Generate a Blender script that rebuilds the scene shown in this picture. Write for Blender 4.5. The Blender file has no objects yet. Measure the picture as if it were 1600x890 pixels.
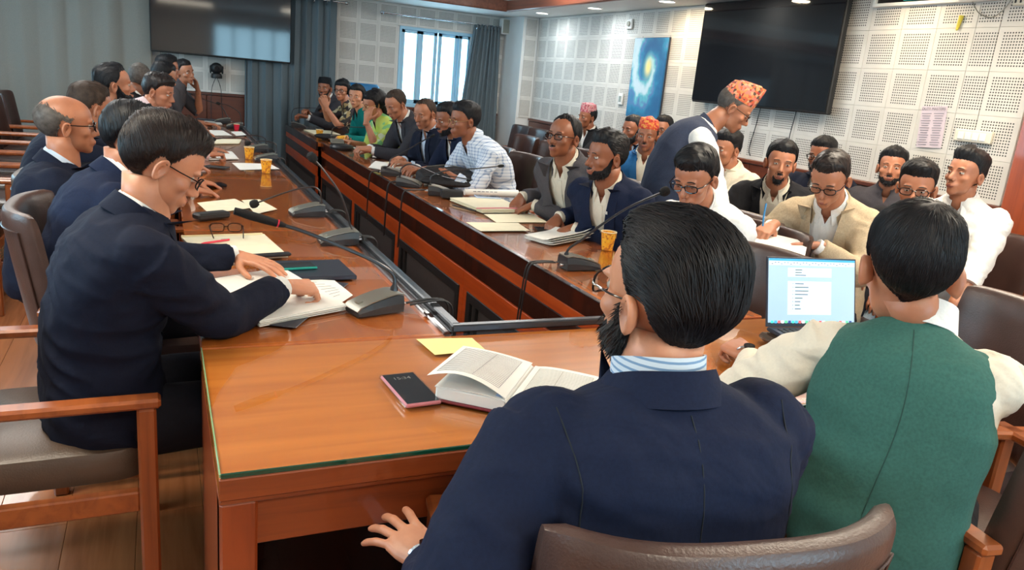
import bpy, bmesh, math, random
import numpy as np
from mathutils import Vector, Matrix
from mathutils.bvhtree import BVHTree
C = bpy.context.scene.collection
D = bpy.data
PI = math.pi
R = math.radians
rng = np.random.default_rng(7)

# ------------------------------------------------------------------ camera
cam = D.cameras.new('camera'); cam.sensor_width = 36; cam.sensor_fit = 'HORIZONTAL'
cam.lens = 1190.76/1600*36; cam.clip_start = .02
co = D.objects.new('camera', cam); C.objects.link(co)
_m = Matrix(((0.90958879, 0.02496839, -0.41475874), (-0.40554884, 0.2706013, -0.87310084), (0.09043433, 0.96236766, 0.25626181)))
co.matrix_world = Matrix.Translation((0, 0, 1.474)) @ _m.to_4x4()
bpy.context.scene.camera = co
# ------------------------------------------------------------------ sky and lights
w = D.worlds.new('world'); bpy.context.scene.world = w; w.use_nodes = True
bg = w.node_tree.nodes['Background']; bg.inputs[0].default_value = (.46, .80, 1, 1); bg.inputs[1].default_value = 7.5
def area(name, loc, rot, sx, sy, power, col=(1, 1, 1), portal=False):
    l = D.lights.new(name, 'AREA'); l.shape = 'RECTANGLE'; l.size = sx; l.size_y = sy; l.energy = power; l.color = col
    o = D.objects.new(name, l); o.location = loc; o.rotation_euler = rot; C.objects.link(o)
    if portal: l.cycles.is_portal = True
    return o
area('far_window_portal', (3.35, 10.16, 1.54), (R(-90), 0, 0), 1.04, 1.04, 1, portal=True)
area('left_window_portal', (-2.56, 7.4, 1.55), (0, R(-90), 0), 1.1, 2.6, 1, portal=True)
area('left_window_portal', (-2.56, 2.2, 1.55), (0, R(-90), 0), 1.1, 2.6, 1, portal=True)
area('near_window_portal', (2.3, -2.52, 1.6), (R(90), 0, 0), 2.0, 1.3, 1, portal=True)
# ceiling lamps (their diffusers are built as ceiling_light further down)
LAMPS = [(.6, -.9), (3.2, .6), (-1.0, 2.2), (3.2, 2.6), (-1.0, 4.9), (3.3, 4.9), (-1.0, 7.4), (3.2, 7.4)]
for i, (x, y) in enumerate(LAMPS):
    warm = (1, .84, .60) if y < 4 else (1, .95, .88)
    area('ceiling_lamp', (x, y, 2.57), (0, 0, 0), 1.2, .6, 26 if y < 4 else 12, warm)
vs = bpy.context.scene.view_settings
vs.view_transform = 'Standard'; vs.look = 'None'; vs.exposure = .50; vs.gamma = 1; vs.use_curve_mapping = False

# ------------------------------------------------------------------ materials
def new_mat(name):
    m = D.materials.new(name); m.use_nodes = True
    return m, m.node_tree, m.node_tree.nodes['Principled BSDF']
def N(nt, t, **kw):
    n = nt.nodes.new(t)
    for k, v in kw.items():
        if k.startswith('i_'): n.inputs[int(k[2:])].default_value = v
        else: setattr(n, k, v)
    return n
def rgba(c): return (c[0], c[1], c[2], 1)
def ramp(nt, fac, stops):
    r = N(nt, 'ShaderNodeValToRGB'); e = r.color_ramp.elements
    while len(e) < len(stops): e.new(.5)
    for el, (p, c) in zip(e, stops): el.position = p; el.color = rgba(c)
    nt.links.new(fac, r.inputs[0]); return r.outputs[0]
def coords(nt, scale=(1, 1, 1), rot=(0, 0, 0)):
    tc = N(nt, 'ShaderNodeTexCoord'); mp = N(nt, 'ShaderNodeMapping')
    mp.inputs['Scale'].default_value = scale; mp.inputs['Rotation'].default_value = rot
    nt.links.new(tc.outputs['Object'], mp.inputs[0]); return mp.outputs[0]
def bump(nt, b, h, strength, dist=.01):
    n = N(nt, 'ShaderNodeBump'); n.inputs['Strength'].default_value = strength; n.inputs['Distance'].default_value = dist
    nt.links.new(h, n.inputs['Height']); nt.links.new(n.outputs[0], b.inputs['Normal'])
def plain(name, c, rough=.5, metal=0, coat=0, var=.0, nscale=30, bstr=0, bscale=60, emis=None, spec=None, sheen=0):
    m, nt, b = new_mat(name)
    b.inputs['Base Color'].default_value = rgba(c); b.inputs['Roughness'].default_value = rough; b.inputs['Metallic'].default_value = metal
    b.inputs['Coat Weight'].default_value = coat; b.inputs['Coat Roughness'].default_value = .08
    if spec is not None: b.inputs['Specular IOR Level'].default_value = spec
    if sheen: b.inputs['Sheen Weight'].default_value = sheen
    if var:
        t = N(nt, 'ShaderNodeTexNoise'); t.inputs['Scale'].default_value = nscale; t.inputs['Detail'].default_value = 4
        nt.links.new(coords(nt), t.inputs[0])
        nt.links.new(ramp(nt, t.outputs[0], [(.3, [x*(1-var) for x in c]), (.7, [min(1, x*(1+var)) for x in c])]), b.inputs['Base Color'])
    if bstr:
        t = N(nt, 'ShaderNodeTexNoise'); t.inputs['Scale'].default_value = bscale; t.inputs['Detail'].default_value = 3
        nt.links.new(coords(nt), t.inputs[0]); bump(nt, b, t.outputs[0], bstr)
    if emis: b.inputs['Emission Color'].default_value = rgba(emis[0]); b.inputs['Emission Strength'].default_value = emis[1]
    return m
def wood(name, c1, c2, axis='y', rough=.3, coat=.6, sc=6, coatr=.05):
    m, nt, b = new_mat(name)
    s = {'x': (.35, 5, 5), 'y': (5, .35, 5), 'z': (5, 5, .35)}[axis]
    t = N(nt, 'ShaderNodeTexNoise'); t.inputs['Scale'].default_value = sc; t.inputs['Detail'].default_value = 6; t.inputs['Distortion'].default_value = .6
    nt.links.new(coords(nt, s), t.inputs[0])
    nt.links.new(ramp(nt, t.outputs[0], [(.25, c2), (.55, c1), (.8, [min(1, x*1.15) for x in c1])]), b.inputs['Base Color'])
    b.inputs['Roughness'].default_value = rough; b.inputs['Coat Weight'].default_value = coat; b.inputs['Coat Roughness'].default_value = coatr
    bump(nt, b, t.outputs[0], .04, .004)
    return m
def fabric(name, c, scale=900, var=.12, rough=.85, sheen=.0, wr=.35):
    m, nt, b = new_mat(name); co_ = coords(nt)
    t = N(nt, 'ShaderNodeTexNoise'); t.inputs['Scale'].default_value = 160; t.inputs['Detail'].default_value = 3
    nt.links.new(co_, t.inputs[0])
    nt.links.new(ramp(nt, t.outputs[0], [(.3, [x*(1-var) for x in c]), (.7, [min(1, x*(1+var)) for x in c])]), b.inputs['Base Color'])
    b.inputs['Roughness'].default_value = rough; b.inputs['Sheen Weight'].default_value = sheen; b.inputs['Sheen Roughness'].default_value = .5; b.inputs['Specular IOR Level'].default_value = .22
    g = N(nt, 'ShaderNodeTexNoise'); g.inputs['Scale'].default_value = 7; g.inputs['Detail'].default_value = 2; g.inputs['Distortion'].default_value = 1.2
    nt.links.new(co_, g.inputs[0])
    mx = N(nt, 'ShaderNodeMath', operation='MULTIPLY_ADD'); nt.links.new(t.outputs[0], mx.inputs[0]); mx.inputs[1].default_value = .04
    nt.links.new(g.outputs[0], mx.inputs[2]); bump(nt, b, mx.outputs[0], wr, .03)
    return m
def patterned(name, kind, cols, scale=40):
    m, nt, b = new_mat(name); cc = coords(nt); b.inputs['Roughness'].default_value = .8
    if kind == 'check':
        out = None
        sx = N(nt, 'ShaderNodeSeparateXYZ'); nt.links.new(cc, sx.inputs[0]); fac = []
        for ax in (1, 2, 0):
            a = N(nt, 'ShaderNodeMath', operation='MULTIPLY'); a.inputs[1].default_value = scale; nt.links.new(sx.outputs[ax], a.inputs[0])
            f = N(nt, 'ShaderNodeMath', operation='FRACT'); nt.links.new(a.outputs[0], f.inputs[0])
            g = N(nt, 'ShaderNodeMath', operation='LESS_THAN'); g.inputs[1].default_value = .24; nt.links.new(f.outputs[0], g.inputs[0]); fac.append(g.outputs[0])
        s = N(nt, 'ShaderNodeMath', operation='ADD'); nt.links.new(fac[0], s.inputs[0]); nt.links.new(fac[1], s.inputs[1])
        h = N(nt, 'ShaderNodeMath', operation='MULTIPLY'); h.inputs[1].default_value = .5; nt.links.new(s.outputs[0], h.inputs[0])
        nt.links.new(ramp(nt, h.outputs[0], [(0, cols[0]), (.5, cols[1]), (1, cols[2])]), b.inputs['Base Color'])
    elif kind == 'stripe':
        sx = N(nt, 'ShaderNodeSeparateXYZ'); nt.links.new(cc, sx.inputs[0])
        a = N(nt, 'ShaderNodeMath', operation='MULTIPLY'); a.inputs[1].default_value = scale; nt.links.new(sx.outputs[2], a.inputs[0])
        f = N(nt, 'ShaderNodeMath', operation='FRACT'); nt.links.new(a.outputs[0], f.inputs[0])
        r_ = ramp(nt, f.outputs[0], [(0, cols[0]), (.62, cols[0]), (.68, cols[1])]); nt.links.new(r_, b.inputs['Base Color'])
    else:
        v = N(nt, 'ShaderNodeTexVoronoi'); v.inputs['Scale'].default_value = scale; nt.links.new(cc, v.inputs[0])
        n = len(cols); s = N(nt, 'ShaderNodeSeparateColor'); nt.links.new(v.outputs['Color'], s.inputs[0])
        r_ = ramp(nt, s.outputs[0], [(i/n, c) for i, c in enumerate(cols)])
        r_.node.color_ramp.interpolation = 'CONSTANT'; nt.links.new(r_, b.inputs['Base Color'])
    return m
def skin(name, c):
    m, nt, b = new_mat(name)
    t = N(nt, 'ShaderNodeTexNoise'); t.inputs['Scale'].default_value = 18; t.inputs['Detail'].default_value = 5
    nt.links.new(coords(nt), t.inputs[0])
    nt.links.new(ramp(nt, t.outputs[0], [(.3, (c[0]*.86, c[1]*.8, c[2]*.78)), (.7, (min(1, c[0]*1.1), c[1]*1.08, c[2]*1.05))]), b.inputs['Base Color'])
    b.inputs['Roughness'].default_value = .42; b.inputs['Subsurface Weight'].default_value = .12
    b.inputs['Subsurface Radius'].default_value = (.012, .005, .003); b.inputs['Subsurface Scale'].default_value = 1
    t2 = N(nt, 'ShaderNodeTexNoise'); t2.inputs['Scale'].default_value = 260; nt.links.new(coords(nt), t2.inputs[0]); bump(nt, b, t2.outputs[0], .12, .002)
    return m
def glass(name, tint=(1, 1, 1), fres=1.45, rough=.01):
    m = D.materials.new(name); m.use_nodes = True; nt = m.node_tree; nt.nodes.clear()
    o = N(nt, 'ShaderNodeOutputMaterial'); mx = N(nt, 'ShaderNodeMixShader'); tr = N(nt, 'ShaderNodeBsdfTransparent'); gl = N(nt, 'ShaderNodeBsdfGlossy')
    fr = N(nt, 'ShaderNodeFresnel'); fr.inputs[0].default_value = fres; tr.inputs[0].default_value = rgba(tint); gl.inputs['Roughness'].default_value = rough
    ge = N(nt, 'ShaderNodeNewGeometry'); sb = N(nt, 'ShaderNodeMath', operation='SUBTRACT'); sb.inputs[0].default_value = 1; nt.links.new(ge.outputs['Backfacing'], sb.inputs[1]); ml = N(nt, 'ShaderNodeMath', operation='MULTIPLY'); nt.links.new(fr.outputs[0], ml.inputs[0]); nt.links.new(sb.outputs[0], ml.inputs[1]); nt.links.new(ml.outputs[0], mx.inputs[0]); nt.links.new(tr.outputs[0], mx.inputs[1]); nt.links.new(gl.outputs[0], mx.inputs[2]); nt.links.new(mx.outputs[0], o.inputs[0])
    return m
def perforated():
    m, nt, b = new_mat('perforated_board'); tc = N(nt, 'ShaderNodeTexCoord'); sx = N(nt, 'ShaderNodeSeparateXYZ'); nt.links.new(tc.outputs['Object'], sx.inputs[0])
    def mth(op, a, v=None, v2=None):
        n = N(nt, 'ShaderNodeMath', operation=op)
        for i, q in enumerate((a, v, v2)):
            if q is None: continue
            if isinstance(q, (int, float)): n.inputs[i].default_value = q
            else: nt.links.new(q, n.inputs[i])
        return n.outputs[0]
    P_ = .0168; d2 = None; ok = None
    for ax in (0, 2):
        u = sx.outputs[ax]; f = mth('FRACT', mth('MULTIPLY', u, 1/P_)); e = mth('SUBTRACT', f, .5); sq = mth('MULTIPLY', e, e)
        d2 = sq if d2 is None else mth('ADD', d2, sq)
        g = mth('LESS_THAN', mth('ABSOLUTE', u), P_*6); ok = g if ok is None else mth('MULTIPLY', ok, g)
    hole = mth('MULTIPLY', mth('LESS_THAN', d2, .078), ok)
    t = N(nt, 'ShaderNodeTexNoise'); t.inputs['Scale'].default_value = 5; nt.links.new(tc.outputs['Object'], t.inputs[0])
    base = ramp(nt, t.outputs[0], [(.3, (.60, .58, .54)), (.7, (.67, .65, .61))])
    mx = N(nt, 'ShaderNodeMix', data_type='RGBA'); nt.links.new(hole, mx.inputs[0]); nt.links.new(base, mx.inputs[6]); mx.inputs[7].default_value = (.05, .05, .05, 1)
    nt.links.new(mx.outputs[2], b.inputs['Base Color']); b.inputs['Roughness'].default_value = .55
    inv = mth('SUBTRACT', 1.0, hole); bump(nt, b, inv, .6, .003)
    return m

M = {}
M['table'] = wood('lacquered_table_wood', (.58, .145, .022), (.44, .095, .014), 'y', .22, .8, 5, .02)
M['table_x'] = wood('lacquered_table_wood_across', (.66, .20, .032), (.55, .145, .022), 'x', .22, .8, 5, .02)
M['band'] = wood('orange_veneer', (.50, .075, .012), (.36, .045, .008), 'y', .3, .35)
M['darkwood'] = wood('dark_stained_wood', (.035, .008, .004), (.018, .005, .003), 'y', .25, .5)
M['dado'] = wood('reddish_dado_wood', (.13, .03, .012), (.08, .018, .008), 'x', .4, .3)
M['leg'] = wood('table_leg_wood', (.30, .055, .012), (.17, .03, .008), 'z', .35, .4)
M['apron'] = wood('apron_wood', (.26, .055, .012), (.13, .025, .007), 'x', .35, .4)
M['chairwood'] = wood('chair_wood', (.34, .09, .022), (.2, .045, .012), 'x', .3, .5)
M['chairwood_z'] = wood('chair_wood_upright', (.30, .075, .018), (.17, .04, .01), 'z', .3, .5)
M['black'] = plain('matt_black', (.012, .012, .013), .5)
M['grey_panel'] = plain('grey_modesty_panel', (.05, .045, .045), .5, var=.1)
M['blackgloss'] = plain('gloss_black', (.006, .006, .008), .08, spec=.5)
M['leather'] = plain('brown_leather', (.07, .04, .033), .34, var=.15, nscale=12, bstr=.12, bscale=220, spec=.55)
M['leather_dk'] = plain('dark_brown_leather', (.045, .022, .018), .3, var=.15, nscale=12, bstr=.1, bscale=220, spec=.5)
M['leather_lt'] = plain('tan_grey_leather', (.085, .055, .038), .34, var=.15, nscale=12, bstr=.12, bscale=220, spec=.55)
M['trim'] = plain('steel_edge_trim', (.05, .055, .065), .22, .6)
M['plaster'] = plain('white_plaster', (.72, .72, .70), .6, var=.04, nscale=3)
M['ceiling'] = plain('ceiling_paint', (.78, .8, .78), .6, var=.03, nscale=2)
M['perf'] = perforated()
M['cornice'] = wood('cornice_wood', (.20, .06, .03), (.12, .035, .02), 'y', .4, .3)
M['glass'] = glass('clear_glass')
M['tableglass'] = glass('table_glass', (.96, .98, .97), 1.42)
M['glassedge'] = plain('green_glass_edge', (.004, .06, .035), .08, coat=.5)
M['lens'] = glass('lens_glass', (.88, .9, .93), 1.5)
M['white'] = plain('white_plastic', (.75, .75, .73), .4)
M['ivory'] = plain('ivory_plastic', (.72, .68, .56), .4)
M['paper'] = plain('white_paper', (.82, .82, .78), .7, var=.03, nscale=20)
M['cream'] = plain('cream_paper', (.84, .78, .58), .7, var=.04, nscale=15)
M['yellow'] = plain('pale_yellow_paper', (.85, .77, .32), .7, var=.03, nscale=15)
M['ink'] = plain('ink', (.12, .12, .16), .6)
M['blueshade'] = plain('blue_ruled_paper', (.5, .62, .85), .7)
M['maroon'] = plain('maroon_cover', (.15, .01, .02), .4)
M['red'] = plain('red_plastic', (.7, .02, .06), .35)
M['pink'] = plain('pink_plastic', (.75, .25, .28), .3)
M['cup'] = patterned('yellow_paper_cup', 'vor', [(.9, .42, .02), (.88, .38, .02), (.9, .5, .04), (.6, .2, .02)], 120)
M['cuprim'] = plain('cup_rim', (.92, .8, .5), .5)
M['coffee'] = plain('tea', (.25, .1, .03), .2)
M['micgrey'] = plain('mic_base_grey', (.34, .33, .28), .32, .7)
M['micdark'] = plain('mic_base_dark', (.022, .023, .027), .35)
M['foam'] = plain('black_foam', (.012, .012, .013), .95, bstr=.5, bscale=500)
M['metal'] = plain('chrome', (.6, .6, .62), .2, 1)
M['neck'] = plain('gooseneck_metal', (.06, .06, .065), .3, .7)
M['gold'] = plain('gold_metal', (.7, .5, .2), .3, 1)
M['cable'] = plain('black_cable', (.02, .02, .022), .5)
M['curtain'] = fabric('grey_blue_curtain', (.25, .24, .215), var=.06, wr=.05)
M['curtain_dk'] = fabric('blue_grey_curtain', (.13, .165, .185), var=.06, wr=.05)
M['navyfile'] = plain('navy_folder', (.02, .024, .04), .35)
M['teal'] = plain('teal_plastic', (.02, .3, .25), .35)
M['bag'] = fabric('black_nylon', (.022, .02, .022), var=.2, rough=.6, wr=.8)
M['bluechair'] = plain('blue_vinyl', (.02, .16, .38), .3, spec=.5)
M['blueframe'] = plain('pale_blue_window_frame', (.35, .62, .8), .4)
M['eyewhite'] = plain('eye_white', (.5, .47, .43), .15)
M['iris'] = plain('dark_iris', (.02, .01, .006), .1)
M['lip'] = plain('lip_skin', (.30, .09, .07), .4)
M['nail'] = plain('finger_nail', (.62, .36, .28), .25)
M['screen'] = plain('screen_glass', (.008, .01, .014), .06, spec=.6)
M['lamp'] = plain('lamp_diffuser', (.9, .9, .9), .5, emis=((1, .97, .9), 6))
M['downlight'] = plain('downlight_diffuser', (.9, .9, .9), .5, emis=((1, .93, .8), 8))
def hairmat(name, c, rough=.5):
    return plain(name, c, rough, var=.35, nscale=60, spec=.28)
M['hair'] = hairmat('black_hair', (.008, .008, .010))
M['hair_br'] = hairmat('dark_brown_hair', (.018, .012, .011), .4)
M['hair_gr'] = hairmat('grey_hair', (.10, .085, .075), .5)
M['hair_fade'] = hairmat('cropped_hair', (.045, .028, .02), .6)

# ------------------------------------------------------------------ mesh helpers
class MB:
    def __init__(s): s.v = []; s.q = []; s.t = []; s.n = 0; s.mi_q = []; s.mi_t = []
    def add(s, v, faces, mi=0):
        v = np.asarray(v, float).reshape(-1, 3); s.v.append(v)
        if isinstance(faces, np.ndarray):
            if faces.shape[1] == 4: s.q.append(faces+s.n); s.mi_q.append(np.full(len(faces), mi))
            else: s.t.append(faces+s.n); s.mi_t.append(np.full(len(faces), mi))
        else:
            q = [f for f in faces if len(f) == 4]; t = [f for f in faces if len(f) == 3]; big = [f for f in faces if len(f) > 4]
            for f in big:
                for i in range(1, len(f)-1): t.append((f[0], f[i], f[i+1]))
            if q: s.q.append(np.array(q)+s.n); s.mi_q.append(np.full(len(q), mi))
            if t: s.t.append(np.array(t)+s.n); s.mi_t.append(np.full(len(t), mi))
        s.n += len(v); return s
    def merge(s, o, X=None, mi=None):
        if not o.v: return s
        v = np.concatenate(o.v)
        if X is not None: v = v @ X[0].T + X[1]
        s.v.append(v)
        flip = X is not None and np.linalg.det(X[0]) < 0
        for src, dst, ms, md in ((o.q, s.q, o.mi_q, s.mi_q), (o.t, s.t, o.mi_t, s.mi_t)):
            for f, m_ in zip(src, ms):
                dst.append((f[:, ::-1] if flip else f)+s.n); md.append(m_ if mi is None else np.full(len(f), mi))
        s.n += len(v); return s
    def mesh(s, name, mats, origin=(0, 0, 0), smooth=True):
        me = D.meshes.new(name)
        v = np.concatenate(s.v)-np.array(origin) if s.v else np.zeros((0, 3))
        q = np.concatenate(s.q) if s.q else np.zeros((0, 4), int); t = np.concatenate(s.t) if s.t else np.zeros((0, 3), int)
        me.vertices.add(len(v)); me.vertices.foreach_set('co', v.ravel())
        me.loops.add(q.size+t.size); me.polygons.add(len(q)+len(t))
        me.loops.foreach_set('vertex_index', np.concatenate([q.ravel(), t.ravel()]).astype(np.int32))
        st = np.concatenate([np.arange(len(q))*4, q.size+np.arange(len(t))*3]).astype(np.int32)
        me.polygons.foreach_set('loop_start', st)
        mi = np.concatenate(s.mi_q+s.mi_t) if (s.mi_q or s.mi_t) else np.zeros(0)
        me.polygons.foreach_set('material_index', mi.astype(np.int32))
        me.polygons.foreach_set('use_smooth', np.full(len(q)+len(t), bool(smooth)))
        me.update(calc_edges=True); me.validate()
        for m in (mats if isinstance(mats, (list, tuple)) else [mats]): me.materials.append(m)
        if smooth and smooth != 2:
            try: me.set_sharp_from_angle(angle=R(38))
            except Exception: pass
        return me
def link(name, me, parent=None, loc=(0, 0, 0), rot=(0, 0, 0)):
    o = D.objects.new(name, me); C.objects.link(o)
    o.location = loc; o.rotation_euler = rot
    if parent is not None: o.parent = parent
    return o
def obj(name, mb, mats, parent=None, origin=(0, 0, 0), smooth=True, loc=None):
    me = mb.mesh(name, mats, origin, smooth)
    return link(name, me, parent, loc if loc is not None else ((0, 0, 0) if parent is not None else origin))
def tag(o, label=None, cat=None, group=None, kind=None):
    if label: o['label'] = label
    if cat: o['category'] = cat
    if group: o['group'] = group
    if kind: o['kind'] = kind
    return o
def thing(name, label, cat, loc=(0, 0, 0), rz=0, group=None):
    o = D.objects.new(name, None); o.empty_display_size = .1; C.objects.link(o); o.location = loc; o.rotation_euler = (0, 0, rz)
    return tag(o, label, cat, group)
def dup(root, loc, rz=None, label=None, group=None, drop=()):
    r = root.copy(); C.objects.link(r); r.location = loc
    if rz is not None: r.rotation_euler = (0, 0, rz)
    if label: r['label'] = label
    if group: r['group'] = group
    for ch in list(root.children):
        if ch.name.split('.')[0] in drop: continue
        c = ch.copy(); C.objects.link(c); c.parent = r
        for g in ch.children:
            d = g.copy(); C.objects.link(d); d.parent = c
    return r
_BOXF = None
def box(mb, c, size, b=.004, Rm=None, mi=0):
    hx, hy, hz = [s/2 for s in size]; b = min(b, hx*.9, hy*.9, hz*.9)
    vs_ = []; idx = {}
    for sx in (-1, 1):
        for sy in (-1, 1):
            for sz in (-1, 1):
                for a in range(3):
                    p = [sx*(hx-b), sy*(hy-b), sz*(hz-b)]; p[a] = (sx*hx, sy*hy, sz*hz)[a]
                    idx[(sx, sy, sz, a)] = len(vs_); vs_.append(p)
    F = []
    for a in range(3):
        o1, o2 = [k for k in range(3) if k != a]
        for s in (-1, 1):
            f = []
            for u, v in ((-1, -1), (1, -1), (1, 1), (-1, 1)):
                k = [0, 0, 0]; k[a] = s; k[o1] = u; k[o2] = v; f.append(idx[(*k, a)])
            F.append(f)
        for u in (-1, 1):
            for v in (-1, 1):
                k1 = [0, 0, 0]; k2 = [0, 0, 0]; k1[a] = -1; k2[a] = 1
                for k in (k1, k2): k[o1] = u; k[o2] = v
                F.append([idx[(*k1, o1)], idx[(*k2, o1)], idx[(*k2, o2)], idx[(*k1, o2)]])
    for sx in (-1, 1):
        for sy in (-1, 1):
            for sz in (-1, 1): F.append([idx[(sx, sy, sz, a)] for a in range(3)])
    V = np.array(vs_)
    for f in F:
        p = V[f]; n = np.cross(p[1]-p[0], p[2]-p[0])
        if n @ p.mean(0) < 0: f.reverse()
    if Rm is not None: V = V @ np.array(Rm).T
    mb.add(V+np.array(c), [tuple(f) for f in F], mi); return mb
def rotz(a): c, s = math.cos(a), math.sin(a); return np.array([[c, -s, 0], [s, c, 0], [0, 0, 1.]])
def rotx(a): c, s = math.cos(a), math.sin(a); return np.array([[1., 0, 0], [0, c, -s], [0, s, c]])
def roty(a): c, s = math.cos(a), math.sin(a); return np.array([[c, 0, s], [0, 1., 0], [-s, 0, c]])
def unit(v): v = np.asarray(v, float); return v/(np.linalg.norm(v)+1e-12)
def loft(rings, caps=True):
    """rings: (n, m, 3) closed sections"""
    rings = np.asarray(rings, float); n, m = rings.shape[:2]; V = rings.reshape(-1, 3)
    i = np.arange(n-1)[:, None]; j = np.arange(m)[None, :]
    a = i*m+j; b = i*m+(j+1) % m
    Q = np.stack([a, b, b+m, a+m], -1).reshape(-1, 4); T = []
    if caps:
        V = np.concatenate([V, rings[0].mean(0)[None], rings[-1].mean(0)[None]]); k = n*m
        jj = np.arange(m); T = np.concatenate([np.stack([(jj+1) % m, jj, np.full(m, k)], -1), np.stack([(n-1)*m+jj, (n-1)*m+(jj+1) % m, np.full(m, k+1)], -1)])
    return V, Q, T
def frames(P):
    P = np.asarray(P, float); n = len(P); T = np.gradient(P, axis=0); T /= np.linalg.norm(T, axis=1)[:, None]+1e-12
    u = np.cross(T[0], [0, 0, 1.]);
    if np.linalg.norm(u) < .1: u = np.cross(T[0], [0, 1., 0])
    u = unit(u); U = []
    for i in range(n):
        u = unit(u-T[i]*(u@T[i])); U.append(u)
    U = np.array(U); return T, U, np.cross(T, U)
def tube(mb, P, r, m=8, mi=0, caps=True, flat=1):
    P = np.asarray(P, float); r = np.broadcast_to(np.asarray(r, float), (len(P),)); T, U, W = frames(P)
    a = np.linspace(0, 2*PI, m, endpoint=False)
    rings = P[:, None]+r[:, None, None]*(np.cos(a)[None, :, None]*U[:, None]+flat*np.sin(a)[None, :, None]*W[:, None])
    V, Q, T_ = loft(rings, caps); k = mb.n; mb.add(V, Q, mi)
    if caps: mb.t.append(T_+k); mb.mi_t.append(np.full(len(T_), mi))
    return mb
def smooth_path(P, n=16):
    P = np.asarray(P, float); out = []
    Q = np.vstack([2*P[0]-P[1], P, 2*P[-1]-P[-2]])
    seg = len(P)-1
    for t in np.linspace(0, seg, n):
        i = min(int(t), seg-1); f = t-i; p0, p1, p2, p3 = Q[i:i+4]
        out.append(.5*((2*p1)+(-p0+p2)*f+(2*p0-5*p1+4*p2-p3)*f*f+(-p0+3*p1-3*p2+p3)*f**3))
    return np.array(out)
def ellipsoid(mb, c, r, nu=16, nv=10, Rm=None, mi=0, cut=None):
    u = np.linspace(0, 2*PI, nu, endpoint=False); v = np.linspace(PI/2, -PI/2, nv+1)[1:-1]
    rings = np.stack([np.cos(v)[:, None]*np.cos(u)[None], np.cos(v)[:, None]*np.sin(u)[None], np.repeat(np.sin(v)[:, None], nu, 1)], -1)[::-1]
    V, Q, T = loft(rings); V[-2] = (0, 0, -1); V[-1] = (0, 0, 1); V = V*np.array(r)
    if Rm is not None: V = V @ np.array(Rm).T
    k = mb.n; mb.add(V+np.array(c), Q, mi); mb.t.append(T+k); mb.mi_t.append(np.full(len(T), mi)); return mb
def revolve(mb, prof, c=(0, 0, 0), m=24, mi=0, caps=True):
    a = np.linspace(0, 2*PI, m, endpoint=False)
    rings = np.array([[(r*math.cos(t), r*math.sin(t), z) for t in a] for r, z in prof]); V, Q, T = loft(rings, caps)
    k = mb.n; mb.add(V+np.array(c), Q, mi)
    if caps: mb.t.append(T+k); mb.mi_t.append(np.full(len(T), mi))
    return mb
def sheet(mb, G, th=.002, mi=0, nrm=None):
    """grid (n,m,3) given thickness"""
    G = np.asarray(G, float); n, m = G.shape[:2]
    du = np.gradient(G, axis=0); dv = np.gradient(G, axis=1); nn = np.cross(du, dv); nn /= np.linalg.norm(nn, axis=-1)[..., None]+1e-12
    A = G; B = G-nn*th; V = np.concatenate([A.reshape(-1, 3), B.reshape(-1, 3)]); k = n*m
    i = np.arange(n-1)[:, None]; j = np.arange(m-1)[None]; a = i*m+j
    q = np.stack([a, a+m, a+m+1, a+1], -1).reshape(-1, 4); Q = [q, q[:, ::-1]+k]
    def side(ix): ix = np.array(ix); return np.stack([ix[:-1], ix[1:], ix[1:]+k, ix[:-1]+k], -1)
    Q += [side(range(m)), side([i_*m+m-1 for i_ in range(n)]), side([(n-1)*m+j_ for j_ in range(m)][::-1]), side([i_*m for i_ in range(n)][::-1])]
    mb.add(V, np.concatenate(Q), mi); return mb
# ------------------------------------------------------------------ human heads
def ell(p, c, r):
    c = np.array(c); r = np.array(r); q = (p-c)/r; k = np.linalg.norm(q, axis=-1); k2 = np.linalg.norm(q/r, axis=-1)+1e-9
    return k*(k-1)/k2
def caps_(p, a, b, ra, rb):
    a = np.array(a, float); b = np.array(b, float); ab = b-a; h = np.clip(((p-a)@ab)/(ab@ab), 0, 1)
    return np.linalg.norm(p-a-h[..., None]*ab, axis=-1)-(ra+(rb-ra)*h)
def smin(a, b, k):
    h = np.clip(.5+.5*(b-a)/k, 0, 1); return b*(1-h)+a*h-k*h*(1-h)
def head_sdf(p):
    p = p.copy(); p[..., 0] = np.abs(p[..., 0])
    d = ell(p, (0, -.018, .030), (.076, .097, .086))
    d = smin(d, ell(p, (0, .028, .035), (.063, .060, .062)), .02)
    d = smin(d, ell(p, (0, .026, -.022), (.061, .060, .068)), .02)
    d = smin(d, ell(p, (0, .026, -.066), (.051, .056, .044)), .02)
    d = smin(d, ell(p, (0, .070, -.098), (.021, .018, .017)), .022)
    d = smin(d, ell(p, (.043, .056, -.026), (.021, .021, .017)), .015)
    d = smin(d, ell(p, (.027, .081, .020), (.026, .010, .007)), .010)
    d = -smin(-d, ell(p, (.031, .100, .001), (.017, .016, .011)), .010)
    d = smin(d, caps_(p, (0, .084, .010), (0, .107, -.030), .0065, .0105), .010)
    d = smin(d, ell(p, (0, .109, -.034), (.0095, .009, .0085)), .006)
    d = smin(d, ell(p, (.0125, .096, -.038), (.0075, .010, .007)), .006)
    d = smin(d, ell(p, (0, .082, -.066), (.028, .016, .018)), .012)
    d = smin(d, ell(p, (0, .0945, -.0615), (.021, .007, .0045)), .005)
    d = smin(d, ell(p, (0, .0935, -.0735), (.018, .007, .0055)), .005)
    d = -smin(-d, ell(p, (0, .103, -.0672), (.022, .008, .0012)), .003)
    return d
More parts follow.
